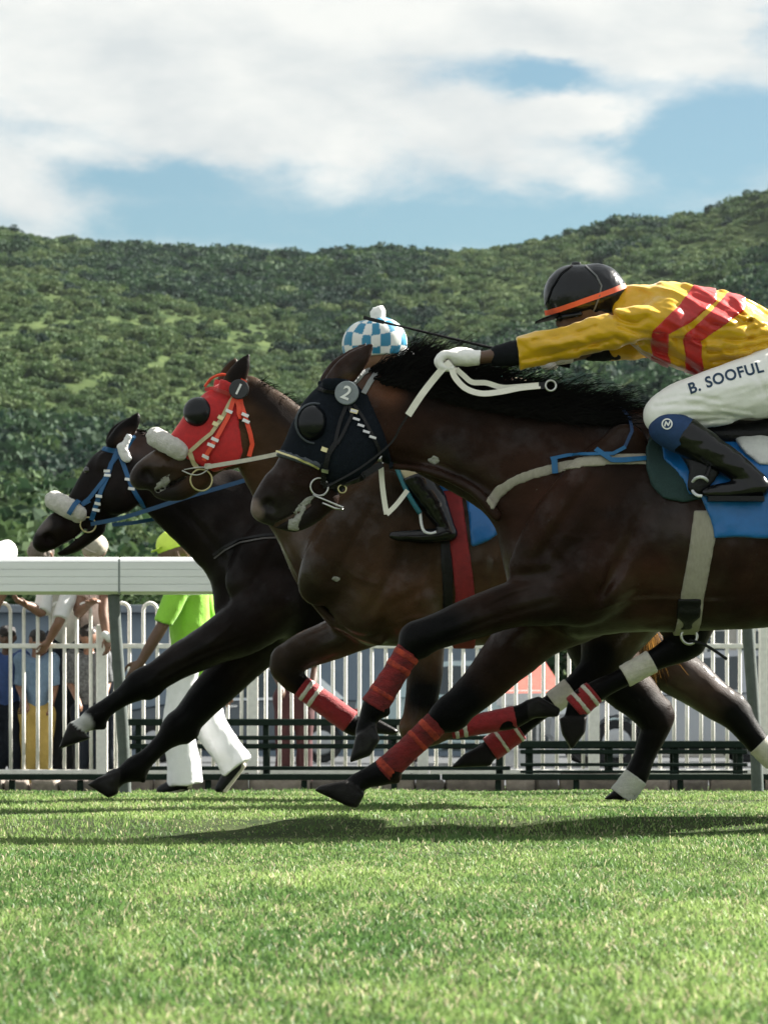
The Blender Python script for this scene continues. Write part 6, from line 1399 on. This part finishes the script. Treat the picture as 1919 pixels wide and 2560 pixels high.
def standing(label, px, top, bot, d, group='spectators at the fence', turn=0., armf=.0, **kw):
    """upright figure facing the camera; top/bot = rows of head top and feet"""
    H = (bot-top); m = lambda t: top + H*t; s = H*d/F_PX/1.72; wv = .155*s*F_PX/d; x = px
    J = dict(head=(x+turn*6, m(.075), -.03), neck=(x, m(.155), 0), chest=(x, m(.27), 0), pelvis=(x, m(.49), .02), shl=(x-wv, m(.19), 0), ell=(x-wv*1.2, m(.345), .02), wrl=(x-wv*.75+armf*10, m(.46), -.16), shr=(x+wv, m(.19), 0), elr=(x+wv*1.22, m(.345), .02), wrr=(x+wv*1.0-armf*22, m(.47), -.14),
             hipl=(x-wv*.5, m(.52), 0), knl=(x-wv*.55, m(.73), -.02), anl=(x-wv*.6, m(.955), .02), tol=(x-wv*.75, m(.978), -.14*s), hipr=(x+wv*.5, m(.52), 0), knr=(x+wv*.55, m(.73), -.02), anr=(x+wv*.6, m(.955), .02), tor=(x+wv*.75, m(.978), -.14*s))
    return human(label, d, J, s, group=group, face=(turn*.5, -1), h=.0115, **kw)
standing('boy in a blue shirt at the left edge behind the fence', 18, 1562, 1985, 13.22*K, skin=skin_d, shirt=bluet, pants=darkt, shoe=(sandal,), hairc=black_h)
standing('boy in a pale denim shirt and mustard trousers behind the fence', 92, 1572, 1985, 13.18*K, turn=.5, skin=skin_m, shirt=denim, pants=khaki, shoe=(sandal,), hairc=black_h, armf=.1)
standing('boy in a black patterned shirt behind the fence, near the rail post', 222, 1560, 1985, 13.2*K, turn=-.3, skin=skin_m, shirt=blackt, pants=darkt, shoe=(sandal,), hairc=black_h, armf=.3)
standing('person in a dark maroon top between the two boys behind the fence', 158, 1545, 1985, 14.3*K, skin=skin_d, shirt=mat('maroon_shirt', (.09, .018, .024), .8, .15, 20.), pants=darkt, shoe=(sandal,), hairc=black_h)
standing('person in a brown shirt behind the fence, below the middle horse', 735, 1490, 1985, 13.9*K, skin=skin_d, shirt=browns, pants=mat('maroon_trousers', (.07, .02, .022), .8), shoe=(sandal,), hairc=black_h)
whites = mat('white_shirt', (.72, .72, .71), .8, .05, 20., .2, 60., transl=.1); pinks = mat('pink_shorts', (.66, .52, .52), .8, .06); greys = mat('grey_shirt', (.30, .31, .30), .85, .15); straw = mat('straw_cap', (.42, .38, .31), .85, .15, 60., .5, 120.); grey_h = mat('grey_brown_hair', (.16, .13, .11), .8, .3, 90., .8, 160.); wshoe = mat('white_shoe', (.70, .70, .66), .6)
def leaning(label, J, **kw):
    J = dict(J); px = J['pelvis'][0]
    for e, dx in (('l', -24), ('r', 24)): J['hip'+e] = (px+dx, 1602, .75); J['kn'+e] = (px+dx, 1775, .72); J['an'+e] = (px+dx, 1940, .8); J['to'+e] = (px+dx*1.1, 1960, .66)
    return human(label, 13.*K, J, .95, pants=darkt, shoe=(sandal,), group='spectators at the fence', face=(-.5, -1), **kw)
leaning('spectator in a white shirt leaning over the fence, grey-brown head above the rail', dict(head=(102,1386,-.12), neck=(120,1418,.0), chest=(150,1458,.2), pelvis=(168,1590,.75), shl=(118,1456,.06), ell=(104,1530,-.05), wrl=(66,1512,-.14), shr=(184,1450,.1), elr=(150,1550,-.10), wrr=(122,1602,-.06)), skin=skin_m, shirt=whites, hairc=grey_h, sleeve=.45)
cap_p = leaning('spectator in a straw cap and pale pink shirt leaning over the fence', dict(head=(236,1374,-.10), neck=(240,1410,.04), chest=(236,1458,.22), pelvis=(242,1590,.75), shl=(204,1458,.08), ell=(196,1532,.0), wrl=(222,1512,-.12), shr=(268,1456,.08), elr=(258,1532,-.06), wrr=(266,1590,-.10)), skin=skin_m, shirt=pinks, cap=straw, sleeve=.28)
blob('watch', [([tuple(W(262,1588,13.*K-.135))+(.03,), tuple(W(272,1596,13.*K-.135))+(.03,)], .9, 0)], wshoe, cap_p, .006)
human('spectator in a white shirt hunched on the fence at the left edge', 13.0*K,
      dict(head=(-48,1352,-.35), neck=(-36,1378,-.26), chest=(-18,1402,-.12), pelvis=(-75,1500,.20), shl=(-62,1397,-.14), ell=(-66,1470,-.2), wrl=(-40,1512,-.16), shr=(16,1378,-.05), elr=(24,1446,-.16), wrr=(0,1502,-.14),
           hipl=(-110,1515,.2), knl=(-118,1640,-.1), anl=(-112,1800,.1), tol=(-116,1822,-.05), hipr=(-62,1515,.2), knr=(-60,1640,-.1), anr=(-62,1800,.1), tor=(-66,1822,-.05)), .95, skin_m, whites, darkt, (sandal,), black_h, .5, 'long', 0, None, 'spectators at the fence', 1., .0115, (-.4, -1))
